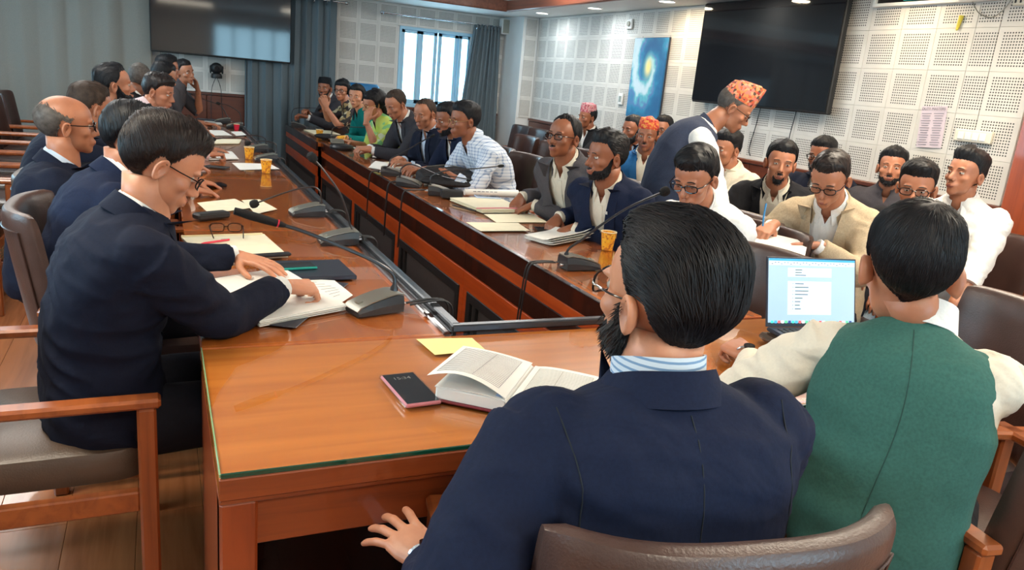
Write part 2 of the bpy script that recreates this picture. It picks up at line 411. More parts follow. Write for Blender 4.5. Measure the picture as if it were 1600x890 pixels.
def cast(dirs):
    r = np.full(len(dirs), .165); o = np.array([0, 0, -.005])
    for _ in range(34):
        d = head_sdf(o+dirs*r[:, None]); r -= np.clip(d, -.01, .05)*.8
        if np.abs(d).max() < 2e-4: break
    return r
HO = np.array([0, 0, -.005])
def grid_dirs(nl, nb, dense=True):
    t = np.linspace(-PI, PI, nl, endpoint=False); ph = t-.5*np.sin(t) if dense else t
    b = np.linspace(-PI/2, PI/2, nb+2)[1:-1]
    if dense: b = b+.16*np.sin(2*(b+.35))*np.cos(b)
    b = np.sort(b)
    P, B = np.meshgrid(ph, b); return np.stack([np.sin(P)*np.cos(B), np.cos(P)*np.cos(B), np.sin(B)], -1)
_tab = grid_dirs(144, 95, False); TAB = cast(_tab.reshape(-1, 3)).reshape(_tab.shape[:2])
def surf_r(d):
    ph = np.arctan2(d[..., 0], d[..., 1]); b = np.arcsin(np.clip(d[..., 2]/(np.linalg.norm(d, axis=-1)+1e-9), -1, 1))
    x = (ph+PI)/(2*PI)*144; y = np.clip((b+PI/2)/PI*96-1, 0, 93.999); x0 = np.floor(x).astype(int); y0 = np.floor(y).astype(int); fx = x-x0; fy = y-y0
    x0 %= 144; x1 = (x0+1) % 144
    return (TAB[y0, x0]*(1-fx)+TAB[y0, x1]*fx)*(1-fy)+(TAB[y0+1, x0]*(1-fx)+TAB[y0+1, x1]*fx)*fy
_HC = {}
def head_grid(res):
    if res not in _HC:
        d = grid_dirs(*res); r = cast(d.reshape(-1, 3)).reshape(d.shape[:2]); _HC[res] = HO+d*r[..., None]
    return _HC[res]
def sstep(x): x = np.clip(x, 0, 1); return x*x*(3-2*x)
def ear_mb(sx):
    mb = MB(); nr, na = 7, 18; G = []
    for i in range(nr):
        q = i/(nr-1); row = []
        for j in range(na):
            a = 2*PI*j/na; y = q*.0175*math.cos(a)*(1+.12*math.sin(a)); z = q*.031*math.sin(a)
            if z < 0: y *= 1+.25*z/.031
            th = .0005+.007*math.exp(-((q-.86)/.14)**2)-.005*(q < .5)*(1-q/.5)+.004*math.exp(-((q-.5)/.12)**2)*(1 if math.cos(a) < .2 else .4)
            row.append((th, y, z))
        G.append(row)
    back = [[(-.006, G[-1][j][1]*.9, G[-1][j][2]*.9) for j in range(na)], [(-.016, G[-1][j][1]*.5+.004, G[-1][j][2]*.6) for j in range(na)]]
    V, Q, T = loft(np.array(G+back)); V = V @ rotz(R(20)).T @ rotx(R(-8)).T + np.array([.081, -.014, -.014])
    V[:, 0] *= sx
    k = mb.n; mb.add(V, Q if sx > 0 else Q[:, ::-1]); mb.t.append((T if sx > 0 else T[:, ::-1])+k); mb.mi_t.append(np.zeros(len(T)))
    return mb
EARS = (ear_mb(1), ear_mb(-1))
def hairline(ph, hf, style):
    low = style.get('low', -.072)
    return np.interp(ph, [0, 28, 44, 56, 68, 78, 86, 94, 104, 116, 135, 180],
                     [hf, hf+style.get('wid', 0), hf-.003, hf-.010, .038, .016+style.get('burn', 0), .004+style.get('burn', 0), .020, .018, -.02, -.052, low])
def hair_t(p, st):
    """hair thickness over the scalp point p (n,3); negative = none"""
    ph = np.degrees(np.arctan2(np.abs(p[..., 0]), p[..., 1]+.01)); z = p[..., 2]
    m = z-hairline(ph, st.get('front', .066), st)
    if 'top' in st and st['top'] <= 0:       # bald crown
        m = np.minimum(m, .040+.050*sstep((ph-75)/80)-z)
    m = m+.0025*np.sin(p[..., 0]*310+p[..., 2]*90)*np.sin(p[..., 1]*270-p[..., 2]*60)+.002*np.sin(p[..., 0]*700+1)*np.sin(p[..., 2]*650)
    w_ = sstep((z-.035)/.05); T = st.get('side', .006)*(1-w_)+max(st.get('top', .016), .003)*w_
    T = T+st.get('quiff', 0)*sstep((60-ph)/40)*sstep((z-.05)/.03)+st.get('backv', 0)*sstep((ph-110)/50)*sstep((z+.03)/.05)
    return np.where(m > -.012, -.004+(T+.004)*sstep((m+.006)/.030), -.01), m
def flow(p, st, whorl):
    n = unit_rows(p-HO); k = st.get('flow', 'down')
    if k == 'back': g = np.stack([p[:, 0]*2, np.full(len(p), -1.), -.25-.8*sstep((-p[:, 1]-.02)/.06)], -1)
    elif k == 'side': g = np.stack([np.where(p[:, 0] > -.03, 1.0, -1.0), .35+0*p[:, 0], -.4-2*sstep((.05-p[:, 2])/.05)], -1)
    elif k == 'part': g = np.stack([np.sign(p[:, 0])*.9, -.7+0*p[:, 0], -.7+0*p[:, 0]], -1)
    else: g = p-whorl; g[:, 2] -= .02
    g = g+rng.normal(0, .12, g.shape)*st.get('mess', 1)*np.linalg.norm(g, axis=1)[:, None]
    g -= n*(g*n).sum(1)[:, None]; return unit_rows(g)
def unit_rows(v): return v/(np.linalg.norm(v, axis=-1)[..., None]+1e-12)
def hair_mb(st, res, ns, wid):
    mb = MB(); d = grid_dirs(res[0], res[1], False); r = surf_r(d); p = HO+d*r[..., None]; t, m = hair_t(p, st)
    nz = np.sin(d[..., 0]*23+np.sin(d[..., 1]*17))*np.cos(d[..., 1]*19+d[..., 2]*11)*.06+.98
    q = HO+d*(r+np.where(t > 0, t*nz, t))[..., None]; n, k = q.shape[:2]; V = q.reshape(-1, 3)
    i = np.arange(n-1)[:, None]; j = np.arange(k)[None]; a = i*k+j; b = i*k+(j+1) % k
    Q = np.stack([a, b, b+k, a+k], -1).reshape(-1, 4); keep = (t.ravel()[Q] > -.0035).any(1); Q = Q[keep]
    top = np.arange((n-1)*k, n*k); V = np.concatenate([V, (V[top].mean(0)+[0, 0, .0006])[None]])
    T = np.stack([top, np.roll(top, -1), np.full(k, n*k)], -1) if t[-1].max() > 0 else np.zeros((0, 3), int)
    used = np.unique(np.concatenate([Q.ravel(), T.ravel()])); mp = np.full(len(V), -1); mp[used] = np.arange(len(used))
    mb.add(V[used], mp[Q])
    if len(T): mb.t.append(mp[T]); mb.mi_t.append(np.zeros(len(T)))
    # locks
    dd = unit_rows(rng.normal(size=(ns*3, 3))); pp = HO+dd*surf_r(dd)[:, None]; tt, mm = hair_t(pp, st); pp = pp[mm > .002][:ns]
    if len(pp) == 0: return mb
    L = st.get('len', .035)*rng.uniform(.6, 1.25, len(pp)); wh = np.array(st.get('whorl', (.01, -.07, .09))); seg = 5; pts = []; cur = pp.copy()
    lift = rng.uniform(.55, 1.12, len(pp))
    for s in range(seg):
        dr = unit_rows(cur-HO); rr = surf_r(dr); base = HO+dr*rr[:, None]; tt, mm = hair_t(base, st); tt = np.where(mm < .004, .003, np.maximum(tt, .001))
        pts.append(HO+dr*(rr+tt*(lift if s < seg-1 else lift*.9)+.001*math.sin(PI*s/(seg-1)))[:, None])
        if s == 0: g = flow(base, st, wh)
        else:
            g2 = flow(base, st, wh); g = unit_rows(g*.7+g2*.5)
        nx = base+g*(L/(seg-1))[:, None]; ndr = unit_rows(nx-HO); nm_ = hair_t(HO+ndr*surf_r(ndr)[:, None], st)[1]; cur = np.where((nm_ > .001)[:, None], nx, base+g*(L*.12/(seg-1))[:, None])
    P = np.stack(pts, 1); Tn = np.gradient(P, axis=1); Nn = unit_rows(P-HO); Sd = unit_rows(np.cross(Tn, Nn)); wd = wid*rng.uniform(.6, 1.5, len(P))[:, None, None]*np.array([.7, 1, 1, .8, .12])[None, :, None]
    V = np.stack([P-Sd*wd-Nn*wd*.3, P+Nn*wd*.55, P+Sd*wd-Nn*wd*.3], 2).reshape(-1, 3); c = np.arange(len(P))[:, None, None]*seg*3+np.arange(seg-1)[None, :, None]*3+np.arange(2)[None, None]
    Q = np.stack([c, c+1, c+4, c+3], -1).reshape(-1, 4); mb.add(V, Q); return mb
def beard_mb(st, ns=500, wid=.0012):
    mb = MB(); d = grid_dirs(110, 90, False); r = surf_r(d); p = HO+d*r[..., None]
    def fn(p):
        ph = np.degrees(np.arctan2(np.abs(p[..., 0]), p[..., 1]+.0)); z = p[..., 2]
        up = np.interp(ph, [0, 12, 20, 30, 45, 70, 82, 90, 100], [-.080, -.080, -.060, -.062, -.058, -.03, -.0, .005, -.2]) if st != 'stache' else np.full(ph.shape, -.5)
        if st == 'goatee': up = np.interp(ph, [0, 12, 20, 26, 30], [-.080, -.080, -.060, -.075, -.5])
        m = up-z
        m = np.minimum(m, .03)
        ms = np.minimum(np.minimum(z+.0615, -.0475-z), (.026-np.abs(p[..., 0]))); ms = np.where(p[..., 1] > .03, ms, -1.)
        return np.maximum(m, ms*1.2)
    T = {'full': .013, 'short': .003, 'goatee': .003, 'stache': .003}[st]
    m = fn(p)+.002*np.sin(p[..., 0]*500)*np.sin(p[..., 2]*430+p[..., 1]*300); t = np.where(m > -.004, -.002+(T+.002)*sstep((m+.002)/.012), -.01); q = HO+d*(r+t)[..., None]; n, k = q.shape[:2]; V = q.reshape(-1, 3)
    i = np.arange(n-1)[:, None]; j = np.arange(k)[None]; a = i*k+j; b = i*k+(j+1) % k; Q = np.stack([a, b, b+k, a+k], -1).reshape(-1, 4)
    Q = Q[(t.ravel()[Q] > -.0018).any(1)]
    zz = V[:, 2][Q].mean(1); Q = Q[zz > -.112 if st != 'full' else zz > -.13]
    used = np.unique(Q.ravel()); mp = np.full(len(V), -1); mp[used] = np.arange(len(used)); mb.add(V[used], mp[Q])
    dd = unit_rows(rng.normal(size=(ns*8, 3))); pp = HO+dd*surf_r(dd)[:, None]; pp = pp[(fn(pp) > .001) & (pp[:, 2] > -.115)][:ns]
    if len(pp):
        nn = unit_rows(pp-HO); g = unit_rows(np.array([0, .1, -1.])+nn*.5+rng.normal(0, .3, pp.shape)); P = np.stack([pp, pp+nn*T*.8+g*.004, pp+nn*T*1.1+g*.011], 1)
        Sd = unit_rows(np.cross(g, nn))[:, None]*np.array([1, .8, .1])[None, :, None]*wid; V = np.stack([P-Sd, P+Sd], 2).reshape(-1, 3)
        c = np.arange(len(P))[:, None]*6+np.arange(2)[None]*2; mb.add(V, np.stack([c, c+1, c+3, c+2], -1).reshape(-1, 4))
    return mb
# ------------------------------------------------------------------ hands
def hand_raw(pose):
    """left/right neutral: wrist at origin, fingers +y, palm -z, thumb -x"""
    mb = MB()
    tube(mb, [(0, -.05, 0), (0, -.01, 0), (0, .012, 0)], [.026, .027, .028], 12, flat=.72)
    secs = [(.0, .027, .018), (.02, .033, .017), (.05, .040, .0145), (.078, .041, .012), (.092, .036, .010)]
    a = np.linspace(0, 2*PI, 16, endpoint=False); rings = []
    for y, wx, wz in secs: rings.append([(wx*np.sign(math.cos(t))*abs(math.cos(t))**.8, y, wz*np.sign(math.sin(t))*abs(math.sin(t))**.9) for t in a])
    V, Q, T = loft(rings); k = mb.n; mb.add(V, Q); mb.t.append(T+k); mb.mi_t.append(np.zeros(len(T)))
    curls = {'flat': (8, 12, 8), 'relaxed': (22, 32, 20), 'grip': (45, 62, 35), 'fist': (70, 85, 50), 'splay': (10, 16, 10), 'clasp': (50, 55, 30)}[pose]
    L = [(.043, .026, .021), (.047, .029, .022), (.043, .027, .021), (.034, .021, .018)]; X = [-.030, -.0095, .011, .030]; Y = [.086, .090, .087, .079]
    rad = [.0090, .0092, .0088, .0078]; spr = {'splay': (-16, -3, 7, 20), 'flat': (-7, -2, 3, 9)}.get(pose, (-3, -1, 1.5, 4))
    tips = []
    for i in range(4):
        p = np.array([X[i], Y[i]-.018, .002]); d0 = np.array([math.sin(R(spr[i])), math.cos(R(spr[i])), 0]); ang = 0; P = [p, np.array([X[i], Y[i], .002])]; rr = [rad[i]*1.05, rad[i]*1.08]; p = P[-1]
        ex = (0, .12, .22, .3)[i] if pose in ('grip', 'relaxed') else 0
        for s, l in enumerate(L[i]):
            ang += R(curls[s])*(1+ex); d = d0*math.cos(ang)+np.array([0, 0, -1])*math.sin(ang)
            P.append(p+d*l*.5); rr.append(rad[i]*(1, .93, .84)[s]*.97); p = p+d*l; P.append(p); rr.append(rad[i]*(1.0, .9, .62)[s])
        tube(mb, P, rr, 10); ellipsoid(mb, P[-1], (rad[i]*.62,)*3, 8, 6); tips.append((P[-2], P[-1], d))
    th = {'flat': ((-.75, .6, -.25), (-.45, .85, -.25), (-.3, .93, -.2)), 'splay': ((-.85, .45, -.25), (-.75, .62, -.2), (-.7, .7, -.15)),
          'grip': ((-.62, .62, -.48), (-.15, .82, -.55), (.25, .85, -.46)), 'fist': ((-.55, .65, -.52), (.15, .75, -.6), (.7, .5, -.5))}.get(pose, ((-.7, .6, -.38), (-.35, .84, -.4), (-.1, .9, -.42)))
    p = np.array([-.020, .018, -.006]); P = [np.array([-.008, .006, -.004]), p]; rr = [.016, .0165]
    for d, l, r_ in zip(th, (.042, .032, .026), ((.0145, .0115), (.0108, .0102), (.0100, .0072))):
        d = unit(d); P.append(p+d*l*.5); rr.append(r_[0]); p = p+d*l; P.append(p); rr.append(r_[1])
    tube(mb, P, rr, 10); ellipsoid(mb, P[-1], (.007,)*3, 8, 6)
    return mb
BAKE = []
def bake_all():
    bpy.context.view_layer.update()
    dg = bpy.context.evaluated_depsgraph_get()
    out = []
    for o, cb in BAKE:
        me = D.meshes.new_from_object(o.evaluated_get(dg), depsgraph=dg); out.append(me)
    for (o, cb), me in zip(BAKE, out):
        old = o.data; o.modifiers.clear(); nm = old.name
        me.polygons.foreach_set('use_smooth', np.ones(len(me.polygons), bool)); o.data = me
        D.meshes.remove(old); me.name = nm
        if cb: cb(o)
    BAKE.clear()
def remesh(o, vox, it=4, fac=.5, cb=None):
    m = o.modifiers.new('r', 'REMESH'); m.mode = 'VOXEL'; m.voxel_size = vox
    if it: s = o.modifiers.new('s', 'SMOOTH'); s.iterations = it; s.factor = fac
    BAKE.append((o, cb))
HAND = {}
def prep_hands():
    tmp = []
    for pose in ('flat', 'relaxed', 'grip', 'fist', 'splay', 'clasp'):
        for q, vox in (('hi', .0024), ('lo', .0042)):
            o = obj('hand_tmp', hand_raw(pose), M['white']); remesh(o, vox, 4 if q == 'hi' else 2, .5); tmp.append((pose, q, o))
    bake_all()
    for pose, q, o in tmp:
        me = o.data; V = np.zeros(len(me.vertices)*3); me.vertices.foreach_get('co', V); V = V.reshape(-1, 3)
        F = [tuple(p.vertices) for p in me.polygons]; mb = MB(); mb.add(V, F); HAND[(pose, q)] = mb
        D.objects.remove(o); D.meshes.remove(me)
prep_hands()

# ------------------------------------------------------------------ people
def bez(P, t):
    P = [np.asarray(p, float) for p in P]; return (1-t)**3*P[0]+3*(1-t)**2*t*P[1]+3*(1-t)*t*t*P[2]+t**3*P[3]
PROF = {  # t: halfwidth, halfdepth
    'suit': [(-.16, .185, .145), (-.06, .200, .155), (.05, .196, .150), (.25, .182, .138), (.45, .186, .138), (.62, .202, .142), (.76, .212, .138), (.85, .205, .122), (.91, .170, .100), (.96, .120, .082), (1.0, .080, .070), (1.03, .066, .062)],
    'shirt': [(-.16, .170, .135), (-.06, .180, .142), (.05, .178, .140), (.25, .166, .128), (.45, .170, .128), (.62, .184, .132), (.76, .192, .128), (.85, .184, .112), (.91, .152, .092), (.96, .108, .077), (1.0, .074, .066), (1.03, .062, .060)]}
class Torso:
    def __init__(s, pel, nb, yaw, hunch=.03, sc=1.0):
        s.F = np.array([math.cos(yaw), math.sin(yaw), 0]); s.S = np.array([math.sin(yaw), -math.cos(yaw), 0]); s.pel = np.array(pel, float); s.nb = np.array(nb, float); s.sc = sc
        Z = np.array([0, 0, 1.]); L = np.linalg.norm(s.nb-s.pel); ld = unit(s.nb-s.pel)
        s.P = [s.pel, s.pel+unit(Z*.7+ld*.3)*L*.33-s.F*hunch, s.nb-unit(ld+s.F*.12)*L*.33-s.F*hunch*1.3, s.nb]; s.L = L
        s.U = unit(s.c(1.0)-s.c(.6)); s.Ft = unit(s.F-s.U*(s.F@s.U))
    def c(s, t):
        if t < 0: return s.pel+np.array([0, 0, 1])*t*s.L
        if t > 1: return s.nb+unit(s.nb-bez(s.P, .95))*(t-1)*s.L
        return bez(s.P, t)
    def rings(s, prof, inset=0, m=28, bellyt=0):
        out = []; a = np.linspace(0, 2*PI, m, endpoint=False)
        for t, w_, d in prof:
            c = s.c(t); T = unit(s.c(t+.02)-s.c(t-.02)); F = unit(s.F-T*(s.F@T)); w_ = (w_-inset)*s.sc; d = (d-inset)*s.sc; e = .82
            fwd = np.where(np.sin(a) > 0, 1+bellyt*math.exp(-((t-.2)/.25)**2), 1)
            out.append(c+np.outer(np.sign(np.cos(a))*np.abs(np.cos(a))**e*w_, s.S)+np.outer(np.sign(np.sin(a))*np.abs(np.sin(a))**e*d*fwd, F))
        return np.array(out)
    def shoulder(s, sd): return s.c(.86)+s.S*sd*.178*s.sc-s.U*.004
def ik(S_, W_, pole, a, b):
    d = W_-S_; L = np.linalg.norm(d); k = max(1.0, L/(a+b)*1.002); a *= k; b *= k; d = d/L; x = (a*a-b*b+L*L)/(2*L); h = math.sqrt(max(a*a-x*x, 1e-6)); p = pole-d*(pole@d); return S_+d*x+unit(p)*h
def arm_path(S_, E_, W_, n=14):
    P = [S_+(E_-S_)*t for t in np.linspace(0, 1, n//2, endpoint=False)]+[E_+(W_-E_)*t for t in np.linspace(0, 1, n//2+1)]
    P = np.array(P)
    for _ in range(2): P[1:-1] = P[1:-1]*.5+(P[:-2]+P[2:])*.25
    return P
def strip(ts, outline): return np.interp(ts, [a for a, b in outline], [b for a, b in outline])
def bvh_of(me):
    V = np.zeros(len(me.vertices)*3); me.vertices.foreach_get('co', V); V = V.reshape(-1, 3); return BVHTree.FromPolygons([Vector(v) for v in V], [tuple(p.vertices) for p in me.polygons])
def band(mb, c, U, F, S, r0, r1, h0, h1, gap, dip, th=.004, n=26, ry=1.0, mi=0, drop=0.0):
    """collar band round the neck, open at the front by gap degrees"""
    G = []
    for q in (0, .5, 1):
        row = []
        for i in range(n):
            a = R(180-gap)*(2*i/(n-1)-1)+PI; fr = (1+math.cos(a))/2   # fr=1 at front
            r = r0+(r1-r0)*q; h = h0+(h1-h0)*q-dip*fr**1.6-drop*fr
            row.append(c+(F*math.cos(a)*ry+S*math.sin(a))*r+U*h)
        G.append(row)
    sheet(mb, G, th, mi); return mb
def person(label, head, yt, yh=None, ph=0, rh=0, lean=.14, hunch=.03, pelz=.56, sc=1.0, hs=1.0, jaw=0.0, q='lo', tone='mid', hair=None, hairmat='hair', beard=None, glasses=None, hat=None,
           outfit='suit', col=None, shirt=None, tie=None, coll=None, va=.36, vw=.05, lw=.055, handL=None, handR=None, legs=True, stand=False, sleeve=1.0, lids=.35, belly=0, group=None, extra=None, legyaw=None, hairlen=None, pants='trouser', neckf=.045, pelside=0.0, shoes='shoe', nz=.026, nside=0.0, ns=None, armr=1.0, wrk=0.0):
    yh = yt if yh is None else yh; yt_, yh_ = R(yt), R(yh); Z = np.array([0, 0, 1.]); hs = hs*.95; Hc = np.array(head, float)-Z*.010
    Fh = np.array([math.cos(yh_)*math.cos(R(ph)), math.sin(yh_)*math.cos(R(ph)), math.sin(R(ph))]); Sh = unit(np.cross(Fh, Z)); Uh = np.cross(Sh, Fh)
    Sh, Uh = Sh*math.cos(R(rh))+Uh*math.sin(R(rh)), Uh*math.cos(R(rh))-Sh*math.sin(R(rh)); HM = np.stack([Sh, Fh, Uh], 1)
    Ft = np.array([math.cos(yt_), math.sin(yt_), 0]); St = np.array([math.sin(yt_), -math.cos(yt_), 0])
    nb = Hc-Uh*.095*hs-Ft*neckf-Z*nz+St*nside
    pel = np.array([nb[0]-Ft[0]*lean+St[0]*pelside, nb[1]-Ft[1]*lean+St[1]*pelside, pelz])
    T = Torso(pel, nb, yt_, hunch, sc); og = np.array([pel[0], pel[1], 0.])
    root = thing('person', label, 'person', tuple(og), 0, group)
    hz = q == 'hi'; sk = M['skin_'+tone]
    hsv = np.array([1, 1, 1.])*hs
    def warp(V):
        V = V.copy(); V[:, 0] *= 1+jaw*sstep((.0-V[:, 2])/.08); return V*hsv
    def place(mb, mi=None):
        o = MB(); o.merge(mb, (np.eye(3), np.zeros(3)), mi); o.v = [warp(v)@HM.T+Hc for v in o.v]; return o
    # --- body: head, neck, trunk, arms, hands, legs in one mesh
    B = MB(); res = (112, 84) if hz else (72, 54); G = head_grid(res); V, Q, Tt = loft(G[:, ::-1] if False else G)
    hm = MB(); fc = V[Q].mean(1); lip = ((np.abs(fc[:, 0]) < .0215) & (fc[:, 1] > .085) & (((np.abs(fc[:, 2]+.0625) < .0045*(1-(fc[:, 0]/.024)**2))) | (np.abs(fc[:, 2]+.0725) < .0055*(1-(fc[:, 0]/.021)**2)))).astype(int)
    Q = Q[:, ::-1]; Tt = Tt[:, ::-1]
    hm.add(V, Q); hm.mi_q[0] = lip; hm.t.append(Tt); hm.mi_t.append(np.zeros(len(Tt)))
    if hair is None or not hair.get('cover_ears'):
        hm.merge(EARS[0]); hm.merge(EARS[1])
    for sx in (-1, 1):   # lids
        for (b0, b1) in ((24-36*lids, 90), (-90, -24)):
            if b0 > b1: continue
            nb_, na_ = 6, 14; Gd = []
            for i in range(nb_):
                bb = R(b0+(b1-b0)*i/(nb_-1)); Gd.append([np.array([sx*.031, .0725, .002])+.0138*np.array([math.sin(aa)*math.cos(bb), math.cos(aa)*math.cos(bb), math.sin(bb)]) for aa in np.linspace(-1.35, 1.35, na_)])
            Gd = np.array(Gd); i = np.arange(nb_-1)[:, None]; j = np.arange(na_-1)[None]; a = i*na_+j; hm.add(Gd.reshape(-1, 3), np.stack([a, a+na_, a+na_+1, a+1], -1).reshape(-1, 4)[:, ::-1] if True else None)
    hm.merge(MB())
    B.merge(place(hm))
    sk0 = Hc+HM@np.array([0, -.022, -.045])*hs
    tube(B, [sk0, sk0*.5+nb*.5+Z*.004, nb+Z*0, nb-T.U*.05], [.056*sc, .056*sc, .060*sc, .066*sc], 20)
    V, Q, Tt = loft(np.concatenate([T.rings(PROF['shirt'][2:6], .035, 16), T.rings(PROF['shirt'][6:], .024, 16)])); k = B.n; B.add(V, Q); B.t.append(Tt+k); B.mi_t.append(np.zeros(len(Tt)))
    W = MB(); W_arm = {}; cuffs = MB(); skarm = sleeve < .9
    for sd, hd in ((-1, handL), (1, handR)):
        S_ = T.shoulder(sd); hd = hd or {}
        if 'w' in hd: Wr = np.array(hd['w'], float)
        else: Wr = T.pel+T.F*.30+T.S*sd*.13+Z*.10
        pole = np.array(hd.get('pole', tuple(-Z*1.0+T.S*sd*.55-T.F*.35))); E_ = ik(S_, Wr, pole, .285*sc, .255*sc)
        fd = unit(Wr-E_); hdir = unit(np.array(hd.get('dir', tuple(fd*.8+T.F*.2)))); palm = np.array(hd.get('palm', (0, 0, -1.))); palm = unit(palm-hdir*(palm@hdir))
        Pm = arm_path(S_-T.S*sd*.05*0, E_, Wr); n = len(Pm); rs = np.interp(np.linspace(0, 1, n), [0, .25, .5, .62, .85, 1], [.050, .047, .040, .042, .030, .026])*sc*armr
        tube(B, Pm, rs*(1 if skarm else .8), 12)
        hmb = HAND[(hd.get('pose', 'relaxed'), q)]; sgn = 1 if sd > 0 else -1
        X = np.stack([np.cross(hdir, -palm)*sgn, hdir, -palm], 1)*hd.get('s', 1.0)*1.0
        # template thumb is at -x: the right hand seen palm down
        B.merge(hmb, (X, Wr+hdir*.012))
        W_arm[sd] = (S_, E_, Wr, hdir, Pm)
    H_ = []
    ly = yt_ if legyaw is None else R(legyaw); Fl = np.array([math.cos(ly), math.sin(ly), 0]); Sl = np.array([math.sin(ly), -math.cos(ly), 0])
    TR = MB(); SH = []
    if legs:
        for sd in (-1, 1):
            hip = T.pel+T.S*sd*.092-Z*.03
            if stand: kn = hip*[1, 1, 0]+Sl*sd*.02+Fl*.02+Z*.48; an = hip*[1, 1, 0]+Sl*sd*.03+Z*.09
            else: kn = hip+Fl*.43+Sl*sd*.05; kn[2] = .51; an = kn+Fl*(.03 if sd > 0 else -.05); an[2] = .09
            P = arm_path(hip, kn, an, 12); n = len(P)
            tube(B, P, np.interp(np.linspace(0, 1, n), [0, .5, 1], [.07, .05, .035]), 10)
            P2 = P.copy(); P2[-1][2] = .06
            tube(TR, P2, np.interp(np.linspace(0, 1, n), [0, .25, .5, .75, 1], [.098, .092, .072, .064, .060]), 16)
            sh = MB(); a = np.linspace(0, 2*PI, 14, endpoint=False); rg = []
            for yy, wx, hz_ in ((-.085, .02, .02), (-.075, .034, .034), (-.03, .038, .045), (.03, .040, .038), (.09, .045, .028), (.14, .040, .022), (.175, .018, .014)):
                c0 = an*[1, 1, 0]+Fl*yy+Z*.004; rg.append([c0+Sl*wx*math.cos(t)+Z*(hz_*(1+math.sin(t)) if math.sin(t) > 0 else hz_*(1+math.sin(t))) for t in a])
            V, Q, Tt = loft(rg); sh.add(V, Q[:, ::-1]); sh.t.append(Tt[:, ::-1]); sh.mi_t.append(np.zeros(len(Tt))); SH.append(sh)
        ellipsoid(TR, T.pel-Z*.02, (.15, .15, .12), 20, 12)
    body = obj('body', B, [sk, M['lip']], root, og, smooth=2)
    for h_ in SH: obj('shoe', h_, M[shoes], root, og)
    if legs: obj('trousers', TR, M[pants], root, og)
    # --- eyes, brows
    for sx in (-1, 1):
        e = MB(); ellipsoid(e, (sx*.031, .0725, .002), (.0130,)*3, 16, 12)
        ir = MB(); gz = unit([hair.get('gaze', 0) if hair else 0, 1, -.15 if lids < .6 else -.6]); c0 = np.array([sx*.031, .0725, .002])
        rr = MB(); ellipsoid(rr, c0+gz*.0088, (.0058, .0050, .0058), 12, 8); eo = obj('eye', place(e), M['eyewhite'], root, og); obj('iris', place(rr), M['iris'], eo, og)
        br = MB(); xs = np.linspace(.014, .050, 7); P = []
        for i, x in enumerate(xs):
            zz = .0205+.004*math.sin(PI*i/6*.9)-.002*(i/6); d = unit_rows(np.array([[sx*x, .084, zz+.005]])); P.append((HO+d*surf_r(d)[:, None])[0]+[0, .0008, 0])
        tube(br, P, [.0022, .0038, .004, .0038, .0034, .0028, .0014], 6, flat=.6); obj('eyebrow', place(br), M[hairmat if hairmat != 'hair_fade' else 'hair'], root, og)
    if hair is not None:
        nn = ns or (2600 if hz else 900); ho = obj('hair', place(hair_mb(hair, (150, 110) if hz else (96, 72), nn, hair.get('w', .0011 if hz else .0016))), M[hairmat], root, og, smooth=2)
        if hair.get('tail') is not None:
            tl = MB(); Pt = smooth_path(hair['tail'], 12); tube(tl, Pt, np.interp(np.linspace(0, 1, 12), [0, .3, .7, 1], hair.get('tailr', [.05, .06, .055, .02])), 14, flat=.6)
            for kk in range(90):
                a_ = rng.uniform(0, 2*PI); off = np.array([math.cos(a_)*.058, math.sin(a_)*.034, 0]); tube(tl, Pt[1:-1]+off*np.interp(np.arange(10), [0, 3, 9], [.8, 1, .75])[:, None]+rng.normal(0, .002, (10, 3)), .003, 4)
            obj('long_hair', place(tl), M[hairmat], root, og, smooth=2)
    if beard: obj('beard' if beard != 'stache' else 'moustache', place(beard_mb(beard, 1500 if hz else 500)), M['hair_gr' if hairmat == 'hair_gr' and beard != 'full' else 'hair'], root, og, smooth=2)
    if glasses:
        g = MB(); lensb = []
        for sx in (-1, 1):
            P = []; ww, hh = glasses.get('w', .025), glasses.get('h', .017)
            for t in np.linspace(0, 2*PI, 25): P.append((sx*.033+ww*np.sign(math.cos(t))*abs(math.cos(t))**.7, .1015-.010*abs(math.cos(t)*.5+sx*0)-.004*(sx*math.cos(t) > 0)*abs(math.cos(t)), -.002+hh*np.sign(math.sin(t))*abs(math.sin(t))**.7))
            tube(g, P, glasses.get('r', .0016), 6, caps=False); le = MB(); c_ = np.mean(P, 0); idx = len(P)-1
            le.add(np.vstack([P[:-1], [c_]]), [(i, (i+1) % idx, idx) for i in range(idx)]); lensb.append(le)
            tube(g, [(sx*.058, .094, .003), (sx*.073, .078, .004), (sx*.080, .03, .004), (sx*.081, -.012, .006), (sx*.078, -.026, -.008)], glasses.get('r', .0016)*.9, 6)
        tube(g, [(-.009, .1, .003), (0, .103, .006), (.009, .1, .003)], glasses.get('r', .0016), 6)
        go = obj('eyeglasses', place(g), M[glasses.get('m', 'blackgloss')], root, og)
        for le in lensb: obj('lens', place(le), M['lens'], go, og)
    if hat:
        hb = MB(); a = np.linspace(0, 2*PI, 32, endpoint=False); rg = []
        H_h = hat.get('h', .10)
        for zz, rx, ry, sh_ in ((0, .079, .100, 0), (.03, .080, .100, 0), (H_h*.7, .076, .094, .002), (H_h, .066, .088, .004), (H_h*1.0, .05, .07, .004)):
            sl = hat.get('slant', .25)
            rg.append([(rx*math.cos(t), -.012+sh_+ry*math.sin(t), .047+zz+(zz/H_h)*(sl*ry*math.sin(t)*1.0+hat.get('side', .12)*rx*math.cos(t))+(.012*math.sin(t) if zz == 0 else 0)) for t in a])
        rg.append([(.012*math.cos(t), -.01+.055*math.sin(t), .047+H_h+hat.get('crown', .012)+sl*.055*math.sin(t)) for t in a])
